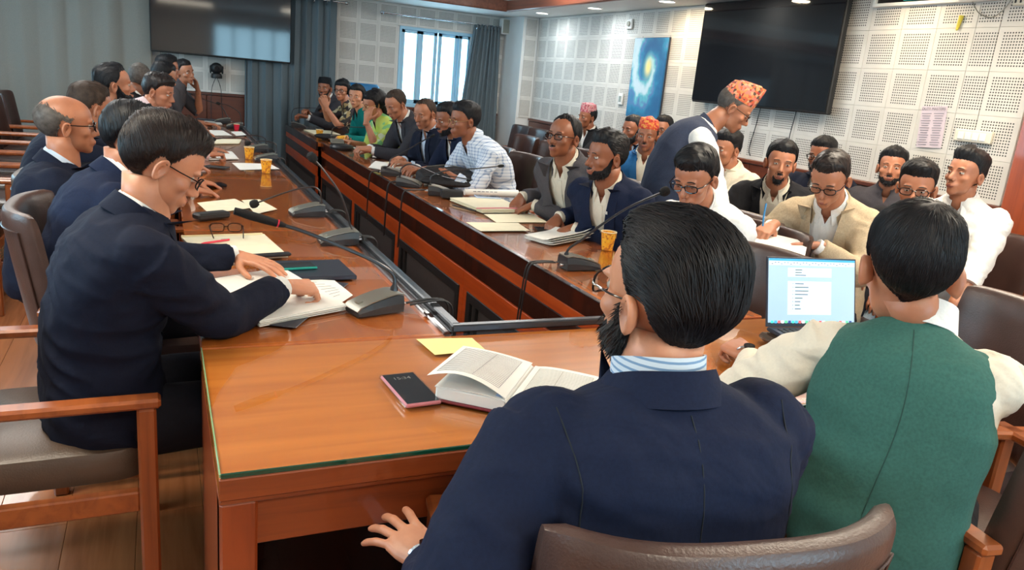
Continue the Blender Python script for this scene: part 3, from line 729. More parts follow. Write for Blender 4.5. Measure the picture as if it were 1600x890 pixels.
        V, Q, Tt = loft(rg); hb.add(V, Q); hb.t.append(Tt); hb.mi_t.append(np.zeros(len(Tt))); obj('cap', place(hb), M[hat['m']], root, og)
    # --- clothes
    ci = M[col] if col else M['navy']; shm = M[shirt] if shirt else M['shirt_white']; vox = .0075 if hz else .0135
    fr = T.Ft; U = T.U; SS = T.S
    def garment(name, mat, prof, arms, inset=0, rad=(.074, .075, .066, .060, .052, .046), cut=None, sl=sleeve, cb=None, vx=vox):
        mb = MB(); V, Q, Tt = loft(T.rings(prof, inset, 32, belly)); mb.add(V, Q); mb.t.append(Tt); mb.mi_t.append(np.zeros(len(Tt)))
        for sd in (-1, 1):
            S_, E_, Wr, hd, Pm = W_arm[sd]
            ellipsoid(mb, S_-SS*sd*.012-U*.006, (rad[0]*sc*.98,)*3, 16, 12)
            if arms:
                end = sl if sl < 1 else .975; Pn = arm_path(S_, E_, Wr, 24); m_ = max(4, int(len(Pn)*end)); Pn = Pn[:m_]; tt = np.linspace(0, end, m_)
                rr = np.interp(tt, [0, .25, .45, .58, .8, 1], rad)*sc*armr
                wr = .0016; rr = rr+wr*np.sin(tt*60+sd)*np.exp(-((tt-.5)/.12)**2); tube(mb, Pn, rr, 18)
        o = obj(name, mb, mat, root, og)
        def done(o_, cb=cb):
            if wrk:
                me = o_.data; V = np.zeros(len(me.vertices)*3); me.vertices.foreach_get('co', V); V = V.reshape(-1, 3); nn = np.zeros(len(V)*3); me.vertices.foreach_get('normal', nn); nn = nn.reshape(-1, 3)
                from mathutils import noise as mn
                dsp = np.array([mn.noise((v[0]*9, v[1]*9, v[2]*3.4))*.6+(.5-abs(mn.noise((v[0]*7+v[2]*10+mn.noise(v*8)*.8, v[1]*8+5-v[2]*7, v[2]*12)))*2.2)*.9 for v in V]); V = V+nn*(dsp*wrk)[:, None]; me.vertices.foreach_set('co', V.ravel()); me.update()
            if cb: cb(o_)
        remesh(o, vx, 5 if hz else 3, .5, done); return o
    NB = T.nb-og
    def loc(s, u, f=0): return NB+SS*s-U*u+fr*f
    def drape(o_, grid, th, off, name, mat, back=False, parent=None, bv=None):
        bv = bv or bvh_of(o_.data); G = []; sgn = -1 if back else 1; last = None
        for row in grid:
            rr = []
            for s, u in row:
                p0 = loc(s, u, .24*sgn); h = bv.ray_cast(Vector(p0), Vector(-fr*sgn)); p = np.array(h[0])+fr*sgn*off if h[0] is not None and abs((np.array(h[0])-NB)@fr) < .175 else (last if last is not None else loc(s, u, .1*sgn)); last = p; rr.append(p)
            G.append(rr)
        mb = MB(); G = np.array(G); 
        if back: G = G[:, ::-1]
        sheet(mb, G, th); return link(name, mb.mesh(name, mat), parent or root)
    def seam(o_, pts, back, name='seam', mat=None, r_=.0012, bv=None):
        bv = bv or bvh_of(o_.data); P = []; sgn = -1 if back else 1
        for s, u in pts:
            h = bv.ray_cast(Vector(loc(s, u, .24*sgn)), Vector(-fr*sgn))
            if h[0] is not None: P.append(np.array(h[0])+fr*sgn*.0004)
        if len(P) > 2: mb = MB(); tube(mb, P, r_, 5); link(name, mb.mesh(name, mat or M['seam']), o_)
    def cut_v(me, va_, vw_, fmax=.165, ulo=-.1):
        bm = bmesh.new(); bm.from_mesh(me)
        def co(v): d = np.array(v)-NB; return d@SS, -(d@U), d@fr
        for sg in (-1, 1):
            nrm = unit(SS*sg*va_+(-U)*vw_); p0 = loc(0, va_); fs = []
            for f in bm.faces:
                q = co(f.calc_center_median())
                if .01 < q[2] < fmax+.02 and abs(q[0]) < .2 and ulo < q[1] < va_+.05: fs.append(f)
            geom = list({v for f in fs for v in f.verts})+list({e for f in fs for e in f.edges})+fs
            bmesh.ops.bisect_plane(bm, geom=geom, plane_co=Vector(p0), plane_no=Vector(nrm), dist=1e-5)
        kill = []; AP = np.concatenate([W_arm[k_][4][5:] for k_ in (-1, 1)])-og
        for f in bm.faces:
            cm = f.calc_center_median(); s, u, f_ = co(cm)
            if u > .1 and np.min(np.sum((AP-np.array(cm))**2, 1)) < .0052: continue
            if 0 < f_ < fmax and u < va_ and abs(s) < (va_-u)*vw_/va_: kill.append(f)
        bmesh.ops.delete(bm, geom=kill, context='FACES'); bm.to_mesh(me); bm.free(); me.polygons.foreach_set('use_smooth', np.ones(len(me.polygons), bool)); me.update()
    def jacket_cb(o_):
        me = o_.data; a = vw/va; bvf = bvh_of(me); cut_v(me, va, vw)
        for sg in (-1, 1):
            rows = []
            for v in np.linspace(0, 1, 12):
                u = -.03+(va+.03)*v; s0 = (va-u)*a; wd = np.interp(v, [0, .12, .27, .30, .36, .5, .85, 1], [.035, .038, .05, .035, lw*.95, lw, .022, .006]); rows.append([(sg*(s0-.002+wd*k), u-.0*k) for k in (0, .5, 1)])
            if sg > 0: rows = [r[::-1] for r in rows]
            drape(o_, rows, .004, .0065, 'lapel', ci, bv=bvf)
        if extra: extra(o_, drape, seam, bvf, locals())
    prof = PROF['suit']
    shoulder_r = (.074, .075, .066, .060, .052, .046)
    if outfit == 'suit':
        st_ = MB(); V, Q, Tt = loft(T.rings(PROF['shirt'], .013, 28, belly)); st_.add(V, Q); st_.t.append(Tt); st_.mi_t.append(np.zeros(len(Tt))); so = obj('shirt', st_, shm, root, og); cut_v(so.data, .075, .034) if not tie else None
        pk = MB(); rw = []
        bvs = bvh_of(so.data)
        drape(so, [[(-.013, u), (.013, u)] for u in np.linspace(.08, va+.08, 8)], .0015, .002, 'placket', shm, bv=bvs)
        garment('jacket', ci, prof, True, cut=True, rad=shoulder_r, cb=jacket_cb)
        cb_ = MB(); band(cb_, nb, U, fr, SS, .100*sc, .080*sc, -.020, .030, 38, .075, .005, 30, 1.05); obj('jacket_collar', cb_, ci, root, og)
        for sd in (-1, 1):
            S_, E_, Wr, hd, Pm = W_arm[sd]; fd = unit(Wr-E_); cf = MB(); tube(cf, [Wr-fd*.03, Wr-fd*.0], [.034*sc, .034*sc], 16); obj('shirt_cuff', cf, shm, root, og)
        if tie: drape(so, [[(-.012, .03), (.012, .03)], [(-.016, .055), (.016, .055)], [(-.016, .09), (.016, .09)], [(-.026, .22), (.026, .22)], [(-.032, va+.05), (.032, va+.05)]], .003, .006, 'necktie', M[tie], bv=bvs)
    elif outfit in ('shirt', 'kurta', 'vest'):
        def sh_cb(o_):
            bv = bvh_of(o_.data)
            cut_v(o_.data, .08, .036)
            if outfit != 'kurta':
                drape(o_, [[(-.014, u), (.014, u)] for u in np.linspace(.085, .42, 10)], .0015, .0025, 'placket', shm, bv=bv)
            if extra and outfit != 'vest': extra(o_, drape, seam, bv, locals())
        garment('shirt' if outfit != 'kurta' else 'kurta', shm, PROF['shirt'], True, rad=(.064, .066, .058, .052, .045, .038) if outfit != 'vest' else (.068, .072, .066, .058, .048, .038), cb=sh_cb)
        if sleeve >= .9:
            for sd in (-1, 1):
                S_, E_, Wr, hd, Pm = W_arm[sd]; fd = unit(Wr-E_); cf = MB(); tube(cf, [Wr-fd*.055, Wr-fd*.006], [.036*sc, .036*sc], 16); obj('shirt_cuff', cf, shm, root, og)
        elif outfit != 'kurta':
            for sd in (-1, 1):
                S_, E_, Wr, hd, Pm = W_arm[sd]; Pn = arm_path(S_, E_, Wr, 24); m_ = int(len(Pn)*sleeve); cf = MB(); tube(cf, Pn[m_-3:m_+1], [.053*sc*armr, .055*sc*armr, .055*sc*armr, .054*sc*armr], 16); obj('rolled_cuff', cf, shm, root, og)
        if outfit == 'vest':
            vp = [(t, w_+(.004 if t < .7 else -.022 if t < .9 else 0), d+.006) for t, w_, d in PROF['suit'][:-1]]
            mb = MB(); V, Q, Tt = loft(T.rings(vp, 0, 36, belly)); mb.add(V, Q); mb.t.append(Tt); mb.mi_t.append(np.zeros(len(Tt)))
            for sd in (-1, 1): ellipsoid(mb, T.shoulder(sd)-SS*sd*.050+U*.002, (.064*sc, .066*sc, .064*sc), 16, 12)
            o = obj('waistcoat', mb, ci, root, og)
            def v_cb(o_):
                if wrk:
                    me = o_.data; V = np.zeros(len(me.vertices)*3); me.vertices.foreach_get('co', V); V = V.reshape(-1, 3); nn = np.zeros(len(V)*3); me.vertices.foreach_get('normal', nn); nn = nn.reshape(-1, 3)
                    from mathutils import noise as mn
                    dsp = np.array([mn.noise((v[0]*5+v[2]*3, v[1]*5, v[2]*12))*.9 for v in V]); V = V+nn*(dsp*wrk)[:, None]; me.vertices.foreach_set('co', V.ravel()); me.update()
                if extra: extra(o_, drape, seam, bvh_of(o_.data), locals())
            remesh(o, vox, 4, .5, v_cb)
    if coll != 'none':
        c_ = dict(r0=.074, r1=.065, h0=-.006, h1=.040, gap=20, dip=.046); c_.update(coll or {})
        cb_ = MB(); band(cb_, nb, U, fr, SS, c_['r0']*sc, c_['r1']*sc, c_['h0'], c_['h1'], c_['gap'], c_['dip'], .003, 30, 1.05)
        if c_.get('fold', True): band(cb_, nb, U, fr, SS, c_['r1']*sc+.001, c_['r0']*sc+(.010 if outfit == 'suit' else .018), c_['h1']-.001, c_['h0']-.004, c_['gap']+3, c_['dip'], .003, 30, 1.08, drop=.022)
        obj('shirt_collar', cb_, M[c_['m']] if 'm' in c_ else shm, root, og)
    root['arms'] = 0; del root['arms']
    return root, T, W_arm
def watch(parentless_label, root, T, arm, og, mat='metal', mat2='blackgloss', up=(0, 0, 1)):
    S_, E_, Wr, hd, Pm = arm; fd = unit(Wr-E_); c = Wr+hd*.022; mb = MB(); u = unit(np.cross(fd, up)); v = np.cross(u, fd)
    P = [c+(u*math.cos(t)+v*math.sin(t)*.78)*.0305 for t in np.linspace(0, 2*PI, 20)]; tube(mb, P, .0045, 6, caps=False)
    o = obj('wristwatch', mb, M[mat], root, og); f = MB(); pv = v*-1 if v@np.array(up) < 0 else v
    revolve(f, [(.0, 0), (.015, 0), (.0155, .003), (.015, .006), (0, .006)], (0, 0, 0), 18); f.v = [x@np.stack([u, fd, pv], 1).T+c+pv*.024 for x in f.v]; obj('dial', f, M[mat2], o, og)
for nm, c in dict(fair=(.58, .27, .16), mid=(.46, .195, .11), brown=(.31, .115, .058), dark=(.2, .075, .04)).items(): M['skin_'+nm] = skin('skin_'+nm, c)
for nm, c in dict(navy=(.005, .008, .022), navy2=(.0065, .012, .036), charcoal=(.035, .034, .042), black=(.010, .010, .013), greyjacket=(.075, .07, .078), blue=(.015, .095, .24), beige=(.46, .36, .24),
                  green=(.040, .125, .105), slate=(.04, .05, .085), darkshirt=(.06, .055, .065), teal=(.0, .14, .13), limegreen=(.42, .55, .08), trouser_=(.012, .013, .02)).items(): M[('f_' if nm == 'black' or nm == 'teal' else '')+nm] = fabric('fabric_'+nm, c)
M['trouser'] = M['trouser_']; M['shoe'] = plain('black_shoe_leather', (.01, .01, .01), .25)
M['sneaker'] = plain('white_sock_shoe', (.45, .5, .65), .5); M['jeans'] = fabric('pale_jeans', (.35, .45, .55)); M['white_tr'] = fabric('white_cotton_trousers', (.7, .7, .68))
M['shirt_white'] = fabric('white_cotton', (.78, .78, .76), var=.03, rough=.7, sheen=.1, wr=.5); M['shirt_cream'] = fabric('cream_cotton', (.74, .68, .56), var=.03, rough=.7, sheen=.1, wr=.5)
M['shirt_blue'] = fabric('pale_blue_cotton', (.5, .6, .74), var=.03, rough=.7, wr=.5); M['shirt_pink'] = fabric('pale_pink_cotton', (.72, .55, .56), var=.03)
M['check'] = patterned('blue_check_cotton', 'check', [(.70, .76, .85), (.42, .52, .68), (.12, .2, .4)], 46)
M['stripe'] = patterned('fine_striped_cotton', 'stripe', [(.62, .72, .82), (.18, .32, .52)], 95)
M['floral'] = patterned('dark_floral_cloth', 'vor', [(.02, .02, .02), (.30, .22, .10), (.02, .02, .02), (.5, .45, .3), (.03, .02, .03)], 26)
M['limeprint'] = patterned('lime_leaf_print', 'vor', [(.45, .6, .08), (.5, .65, .15), (.2, .5, .2), (.5, .6, .12), (.6, .7, .5)], 22)
M['dhaka'] = patterned('woven_topi_cloth', 'vor', [(.62, .12, .05), (.7, .25, .08), (.35, .03, .03), (.65, .35, .2), (.08, .05, .04), (.7, .2, .15)], 75)
M['dhaka_red'] = patterned('red_topi_cloth', 'vor', [(.65, .08, .03), (.6, .05, .03), (.7, .3, .06), (.45, .02, .03), (.7, .15, .05)], 75)
M['dhaka_pink'] = patterned('pink_topi_cloth', 'vor', [(.5, .12, .15), (.55, .25, .28), (.3, .06, .09), (.5, .3, .3)], 75)
M['topi_black'] = fabric('black_cap_cloth', (.008, .009, .012))
M['camo'] = patterned('camouflage_cloth', 'vor', [(.10, .12, .05), (.25, .22, .14), (.04, .05, .03), (.35, .3, .2)], 20)
M['seam'] = plain('seam_thread', (.006, .012, .02), .8)
M['seam_g'] = plain('seam_thread_green', (.015, .06, .05), .8)
# ------------------------------------------------------------------ the room
XR, YF, XL, YN, ZC = 4.5, 10.04, -2.5, -2.4, 2.60
ROWS = [1.03+.2532*i for i in range(6)]
def slab(name, c, size, mat, parent=None, kind='structure', b=.002, loc=None):
    mb = MB(); box(mb, (0, 0, 0), size, b); o = obj(name, mb, mat, parent, (0, 0, 0), smooth=False); o.location = c
    if kind and parent is None: o['kind'] = kind
    return o
# floor of laminate planks
fl = slab('floor', ((XL+XR)/2, (YF+YN)/2, -.03), (XR-XL+.2, YF-YN+.2, .04), M['darkwood'])
M['plank'] = wood('laminate_plank', (.33, .115, .04), (.22, .065, .022), 'y', .25, .3, 5)
pm = MB(); box(pm, (0, 0, 0), (.199, 1.249, .010), .001); pme = pm.mesh('plank', M['plank'], smooth=False); rest = MB(); cells = []
for i in range(36):
    for j in range(11):
        x = XL+.1+i*.2; y = YN+.5+(j+.5*(i % 2))*1.25
        if x < XR and y < YF+.5: cells.append((x, y))
cells.sort(key=lambda c: (c[1] > 6.5, math.hypot(c[0]-1, c[1]-1)))
for k, (x, y) in enumerate(cells):
    if k < 290: o = D.objects.new('plank', pme); C.objects.link(o); o.parent = fl; o.location = (x-fl.location.x, y-fl.location.y, .025)
    else: box(rest, (x-fl.location.x, y-fl.location.y, .025), (.196, 1.246, .010), .0015)
tag(obj('plank_field', rest, M['plank'], fl, smooth=False), kind='stuff')
# walls
wr = slab('wall_right', (XR+.09, (YF+YN)/2, 1.3), (.15, YF-YN+.3, 2.7), M['plaster'])
wf = D.objects.new('wall_far', None)
wl = thing('wall_left', None, None); wl['kind'] = 'structure'
D.objects.remove(wf)
def mesh_boxes(name, lst, mat, parent=None, kind=None, b=.002, smooth=False, origin=(0, 0, 0)):
    mb = MB()
    for c, s in lst: box(mb, c, s, b)
    o = obj(name, mb, mat, parent, origin, smooth=smooth)
    if kind: o['kind'] = kind
    return o
wx0, wx1, wz0, wz1 = 2.84, 3.866, 1.03, 2.05
wf = mesh_boxes('wall_far', [(((XL+wx0)/2, YF+.09, 1.3), (wx0-XL, .15, 2.7)), (((XR+wx1)/2, YF+.09, 1.3), (XR-wx1+.1, .15, 2.7)), (((wx0+wx1)/2, YF+.09, .5), (wx1-wx0, .15, 1.06)), (((wx0+wx1)/2, YF+.09, 2.35), (wx1-wx0, .15, .60))], M['plaster'], kind='structure')
D.objects.remove(wl)
wl = mesh_boxes('wall_left', [((XL-.08, (YN+1.0)/2-.05, 1.3), (.12, 1.0-YN-.1, 2.7)), ((XL-.08, 4.75, 1.3), (.12, 2.5, 2.7)), ((XL-.08, 9.4, 1.3), (.12, 1.4, 2.7)), ((XL-.08, 2.25, .5), (.12, 2.5, 1.1)), ((XL-.08, 2.25, 2.35), (.12, 2.5, .6)), ((XL-.08, 7.35, .5), (.12, 2.7, 1.1)), ((XL-.08, 7.35, 2.35), (.12, 2.7, .6)), ((XL-.08, .9, 1.3), (.12, .3, 2.7))], M['plaster'], kind='structure')
mesh_boxes('wall_near', [((-.6, YN-.06, 1.3), (3.8, .12, 2.7)), ((3.9, YN-.06, 1.3), (1.2, .12, 2.7)), ((2.3, YN-.06, .45), (2.0, .12, 1.0)), ((2.3, YN-.06, 2.45), (2.0, .12, .4))], M['plaster'], kind='structure')
w4 = slab('window_4', (2.3, YN-.06, 1.6), (.05, .04, 1.3), M['blueframe'], b=.003)
for xx in (-.97, -.5, .5, .97): slab('mullion', (xx, 0, 0), (.05, .05, 1.3), M['blueframe'], w4)
for zz in (-.62, .62): slab('rail', (0, 0, zz), (2.0, .05, .06), M['blueframe'], w4)
slab('pane', (0, .0, 0), (1.98, .005, 1.28), M['glass'], w4)
for k, (y0, y1) in enumerate(((1.05, 3.5), (6.0, 8.7))):
    wn = slab('window_%d' % (k+2), (XL-.08, (y0+y1)/2, 1.55), (.03, .05, 1.0), M['blueframe'], b=.003)
    for yy in np.linspace(y0, y1, 5): slab('mullion', (0, yy-(y0+y1)/2, 0), (.05, .06, 1.0), M['blueframe'], wn)
    for zz in (-.48, .48): slab('rail', (0, 0, zz), (.05, y1-y0, .06), M['blueframe'], wn)
    slab('pane', (-.01, 0, 0), (.005, y1-y0, .98), M['glass'], wn)
# perforated boards
tm = MB(); box(tm, (0, 0, 0), (.2622, .014, .2522), .0012); tme = tm.mesh('perforated_board', M['perf'], smooth=False)
tf = MB(); box(tf, (0, 0, 0), (.2553, .014, .2522), .0012); tfe = tf.mesh('perforated_board', M['perf'], smooth=False)
tn = MB(); box(tn, (0, 0, 0), (.147, .014, .2522), .0012); tne = tn.mesh('perforated_board', M['perf'], smooth=False)
th_ = MB(); box(th_, (0, 0, 0), (.2553, .014, .05), .0012)
for r_ in range(5):
    z = ROWS[r_]+.1266
    for k in range(-1, 26):
        yc = 3.302+.2635*k+.13175
        if k == -1: yc = 3.227; me_ = tne
        else: me_ = tme
        if yc+.13 > YF-.60: continue
        o = D.objects.new('perforated_board', me_); C.objects.link(o); o.parent = wr; o.location = (XR-wr.location.x, yc-wr.location.y, z-wr.location.z); o.rotation_euler = (0, 0, PI/2)
    o = D.objects.new('perforated_board', tme); C.objects.link(o); o.parent = wr; o.location = (XR-wr.location.x, 3.018-wr.location.y, z-wr.location.z); o.rotation_euler = (0, 0, PI/2)
    for k in range(-10, 8):
        xc = 2.299+.2565*k+.128
        if 2 <= k <= 5 and r_ < 4: continue
        if xc < -.1 or xc > 4.30: continue
        o = D.objects.new('perforated_board', tfe); C.objects.link(o); o.parent = wf; o.location = (xc, YF, z)
# column in the far right corner
cl = slab('trim_1', (4.40, 9.72, 1.15), (.22, .62, 2.3), M['plaster'])
for r_ in range(5):
    o = D.objects.new('perforated_board', tne); C.objects.link(o); o.parent = cl; o.location = (.005, -.314, ROWS[r_]+.1266-1.15)
# dado panelling and caps
def dado(name, p0, p1, nrm, n):
    p0, p1, nrm = np.array(p0), np.array(p1), np.array(nrm); L = np.linalg.norm(p1-p0); d = (p1-p0)/L; a = math.atan2(d[1], d[0])
    r = MB(); box(r, (0, 0, 1.015), (L, .045, .03), .004); box(r, (0, 0, .06), (L, .03, .12), .004)
    o = obj(name, r, M['dado'], None, smooth=False); c = (p0+p1)/2+nrm*.02; o.location = (c[0], c[1], 0); o.rotation_euler = (0, 0, a); o['kind'] = 'structure'
    pb = MB(); box(pb, (0, 0, 0), (L/n-.006, .018, .87), .005); pme_ = pb.mesh('dado_panel', M['dado'], smooth=False)
    for i in range(n): q = D.objects.new('dado_panel', pme_); C.objects.link(q); q.parent = o; q.location = (-L/2+L/n*(i+.5), 0, .56)
dado('trim_2', (XR, 2.86), (XR, 9.38), (-1, 0), 9); dado('trim_3', (XL, YF), (4.28, YF), (0, -1), 9); dado('trim_4', (XL, .9), (XL, YF-.1), (1, 0), 10)
slab('door_1', (4.46, 2.40, 1.15), (.10, .86, 2.3), M['leg'], b=.01)
# ceiling: soffits, cornice, raised middle
slab('ceiling', ((XL+XR)/2, (YF+YN)/2, ZC+.04), (XR-XL+.3, YF-YN+.3, .08), M['ceiling'])
slab('trim_5', (4.23, (YN+YF)/2, 2.45), (.60, YF-YN, .30), M['ceiling'], b=.004)
slab('trim_6', (.75, 9.60, 2.45), (6.5, .96, .298), M['ceiling'], b=.004)
for nme, c, s in (('trim_7', (3.915, (YN+9.1)/2, 2.36), (.05, 9.1-YN, .13)), ('trim_8', (.70, 9.10, 2.36), (6.42, .05, .131))):
    o = mesh_boxes(nme, [((0, 0, 0), s)], M['cornice'], kind='structure', b=.01); o.location = c
# right soffit downlights
for y in (8.65, 7.4, 6.1, 4.9, 3.7, 2.5):
    t = thing('downlight', 'round recessed downlight in the soffit above the %s' % {8.65: 'far end of the right wall', 7.4: 'right wall, second from the far corner', 6.1: 'painting', 4.9: 'large screen', 3.7: 'booth window', 2.5: 'door'}[y], 'light', (4.17, y, 2.30), group='downlights in the soffit')
    mb = MB(); revolve(mb, [(.085, 0), (.085, -.008), (.072, -.010), (.070, -.002)], m=24); obj('rim', mb, M['white'], t)
    mb = MB(); revolve(mb, [(.0, -.004), (.070, -.004), (.070, -.001), (0, -.001)], m=24); obj('diffuser', mb, M['downlight'], t)
    l = D.lights.new('downlight_lamp', 'AREA'); l.shape = 'DISK'; l.size = .13; l.energy = (3.5 if y < 4.5 else 7) if y < 7 else 4; l.color = (1, .78, .5) if y < 7 else (.85, .95, 1); lo = D.objects.new('downlight_lamp', l); C.objects.link(lo); lo.location = (4.17, y, 2.285)
for i, (x, y) in enumerate(LAMPS):
    t = thing('ceiling_light', 'flat rectangular ceiling light panel %s of the raised ceiling' % ['by the near wall, left', 'near the door, right', 'over the near table, left', 'over the second chair row', 'above the left table middle', 'above the right table middle', 'above the left table end', 'above the right table end'][i], 'light', (x, y, 2.6), group='ceiling light panels')
    mb = MB(); box(mb, (0, 0, -.008), (1.28, .68, .016), .003); obj('frame', mb, M['white'], t, smooth=False)
    mb = MB(); box(mb, (0, 0, -.017), (1.2, .6, .004), .001); obj('diffuser', mb, M['lamp'], t, smooth=False)
# far window
wn = thing('window_1', None, None, ((wx0+wx1)/2, YF+.05, 0)); wn['kind'] = 'structure'
def wb(name, x0, x1, z0, z1, d=.05, yo=0., mat='blueframe', par=wn):
    mb = MB(); box(mb, ((x0+x1)/2-wn.location.x, yo, (z0+z1)/2), (x1-x0, d, z1-z0), .004); return obj(name, mb, M[mat], par, smooth=False)
wb('window_frame', wx0, wx1, wz1-.045, wz1, .09); wb('window_frame', wx0, wx1, wz0, wz0+.05, .09); wb('window_frame', wx0, wx0+.03, wz0, wz1, .089); wb('window_frame', wx1-.03, wx1, wz0, wz1, .089)
for i, (x0, x1) in enumerate(((2.87, 3.125), (3.125, 3.37), (3.385, 3.66), (3.66, 3.838))):
    s = MB(); yo = -.012 if i in (0, 3) else .012
    for a_, b_, c_, d_ in ((x0, x0+.048, wz0+.05, wz1-.045), (x1-.048, x1, wz0+.05, wz1-.045), (x0, x1, wz1-.085, wz1-.045), (x0, x1, wz0+.05, wz0+.10)): box(s, ((a_+b_)/2-wn.location.x, yo, (c_+d_)/2), (b_-a_, .03, d_-c_), .003)
    so = obj('sash', s, M['blueframe'], wn, smooth=False); wb('pane', x0+.03, x1-.03, wz0+.08, wz1-.06, .004, yo, 'glass', so)
# curtains
def curtain(label, x0, x1, z0, z1, y, amp, folds, mat, xb0=None, xb1=None, rod=None):
    xb0 = x0 if xb0 is None else xb0; xb1 = x1 if xb1 is None else xb1; n = int(folds*14); G = []
    for k in range(16):
        q = k/15; z = z1+(z0-z1)*q; row = []
        for i in range(n+1):
            u = i/n; x = (x0+(x1-x0)*u)*(1-q)+(xb0+(xb1-xb0)*u)*q; ph = u*folds*2*PI+.9*math.sin(u*9+q*.8)
            row.append((x+.018*math.sin(ph*2+1)*amp/.04, y+amp*math.sin(ph)*(.75+.25*math.sin(u*31))+.008*math.sin(q*5+u*20), z))
        G.append(row)
    mb = MB(); sheet(mb, G, .004); t = thing('curtain', label, 'curtain', ((x0+x1)/2, y, 0)); obj('cloth', mb, M[mat], t, (t.location.x, t.location.y, 0), smooth=2)
    hb = MB()
    for i in range(int(folds)):
        xx = x0+(x1-x0)*(i+.25)/folds; P = [(xx+.0, y+.030*math.cos(a), z1-.035+.030*math.sin(a)) for a in np.linspace(0, 2*PI, 13)]; tube(hb, P, .004, 5, caps=False)
    obj('eyelet', hb, M['metal'], t, (t.location.x, t.location.y, 0)).__setitem__('kind', 'stuff')
curtain('long grey-blue curtain covering the far wall left of the wall screen', XL+.05, -.07, .04, 2.24, 9.93, .022, 8, 'curtain')
curtain('blue-grey curtain hanging behind and right of the far wall screen', .93, 1.985, .04, 2.235, 9.90, .045, 7, 'curtain_dk')
curtain('gathered grey-blue curtain at the right side of the far window', 3.82, 4.17, .20, 2.17, 9.90, .035, 7, 'curtain_dk', 3.60, 4.23)
for lab, x0, x1, z0 in (('chrome curtain rod over the far window', 2.56, 4.29, 2.165), ('chrome curtain rod ending left of the far window', .9, 2.12, 2.22)):
    t = thing('curtain_rod', lab, 'curtain rod', ((x0+x1)/2, 9.90, z0)); mb = MB(); L = (x1-x0)/2; tube(mb, [(-L, 0, 0), (0, 0, 0), (L, 0, 0)], .011, 10); obj('rod', mb, M['metal'], t)
    for s_ in (-1, 1):
        mb = MB(); ellipsoid(mb, (s_*L, 0, 0), (.024, .024, .024)); obj('finial', mb, M['metal'], t)
        mb = MB(); tube(mb, [(s_*(L-.12), 0, 0), (s_*(L-.12), .07, 0), (s_*(L-.12), .13, -.0)], .009, 8); obj('bracket', mb, M['metal'], t)
# screens
def screen(label, w_, h_, loc, rz, dep=.05):
    t = thing('wall_screen', label, 'television', loc, rz); mb = MB(); box(mb, (0, dep/2+.006, 0), (w_, dep, h_), .008); obj('housing', mb, M['black'], t, smooth=False)
    mb = MB(); box(mb, (0, 0, .004), (w_-.02, .006, h_-.026), .002); obj('display', mb, M['screen'], t, smooth=False)
    mb = MB(); box(mb, (0, dep+.03, 0), (.4, .05, .3), .004); obj('bracket', mb, M['black'], t, smooth=False); return t
screen('large wall screen hanging on the far wall over the curtain gap', 1.525, .855, (.685, 9.80, 1.868), 0)
screen('very large black wall screen on the right wall, seen close', 1.60, .84, (4.385, 5.03, 1.872), -PI/2)
for (y0, z0, z1) in ((5.02, 1.46, 1.06), (4.62, 1.46, 1.06)):
    mb = MB(); tube(mb, smooth_path([(4.48, y0, z0), (4.472, y0+.01, (z0+z1)/2+.05), (4.476, y0+.05, z1+.06), (4.476, y0+(.25 if y0 < 5 else .02), z1)], 14), .004, 6); tag(obj('cable', mb, M['cable'], None, (4.48, y0, z0)), 'thin black cable hanging below the %s of the right wall screen' % ('middle' if y0 > 5 else 'near end'), 'cable')
# painting
m, nt, b = new_mat('swirl_painting'); tc = N(nt, 'ShaderNodeTexCoord'); sp = N(nt, 'ShaderNodeSeparateXYZ'); nt.links.new(tc.outputs['Object'], sp.inputs[0])
def mth(op, a, v=None):
    n = N(nt, 'ShaderNodeMath', operation=op)
    for i, q in enumerate((a, v)):
        if q is None: continue
        if isinstance(q, (int, float)): n.inputs[i].default_value = q
        else: nt.links.new(q, n.inputs[i])
    return n.outputs[0]
px_ = mth('MULTIPLY', mth('ADD', sp.outputs[0], -.02), 1.5); pz_ = mth('ADD', sp.outputs[2], -.11); rr_ = mth('SQRT', mth('ADD', mth('MULTIPLY', px_, px_), mth('MULTIPLY', pz_, pz_))); an_ = mth('ARCTAN2', pz_, px_)
nz_ = N(nt, 'ShaderNodeTexNoise'); nz_.inputs['Scale'].default_value = 9; nz_.inputs['Detail'].default_value = 8; nt.links.new(tc.outputs['Object'], nz_.inputs[0])
sw = mth('ADD', mth('MULTIPLY', mth('SINE', mth('ADD', mth('ADD', an_, mth('MULTIPLY', mth('LOGARITHM', mth('ADD', rr_, .02), 2.718), 3.2)), mth('MULTIPLY', nz_.outputs[0], 3.0))), .5), .5)
c1 = ramp(nt, sw, [(0, (.01, .11, .28)), (.35, (.02, .22, .42)), (.6, (.10, .20, .45)), (.8, (.10, .45, .55)), (1, (.55, .70, .80))]); c2 = ramp(nt, rr_, [(0, (.9, .72, .25)), (.06, (.75, .7, .35)), (.12, (.2, .55, .5))])
fa = ramp(nt, rr_, [(.04, (1, 1, 1)), (.17, (0, 0, 0))]); mx = N(nt, 'ShaderNodeMix', data_type='RGBA'); nt.links.new(fa, mx.inputs[0]); nt.links.new(c1, mx.inputs[6]); nt.links.new(c2, mx.inputs[7]); nt.links.new(mx.outputs[2], b.inputs['Base Color']); b.inputs['Roughness'].default_value = .5
t = thing('painting', 'tall blue swirling abstract painting with a pale yellow centre on the right wall', 'painting', (4.465, 6.70, 1.63), -PI/2)
mb = MB(); box(mb, (0, 0, 0), (.575, .035, .78), .004); obj('canvas', mb, m, t, smooth=False)
mb = MB(); box(mb, (0, .012, 0), (.585, .02, .79), .003); obj('stretcher', mb, M['navyfile'], t, smooth=False)
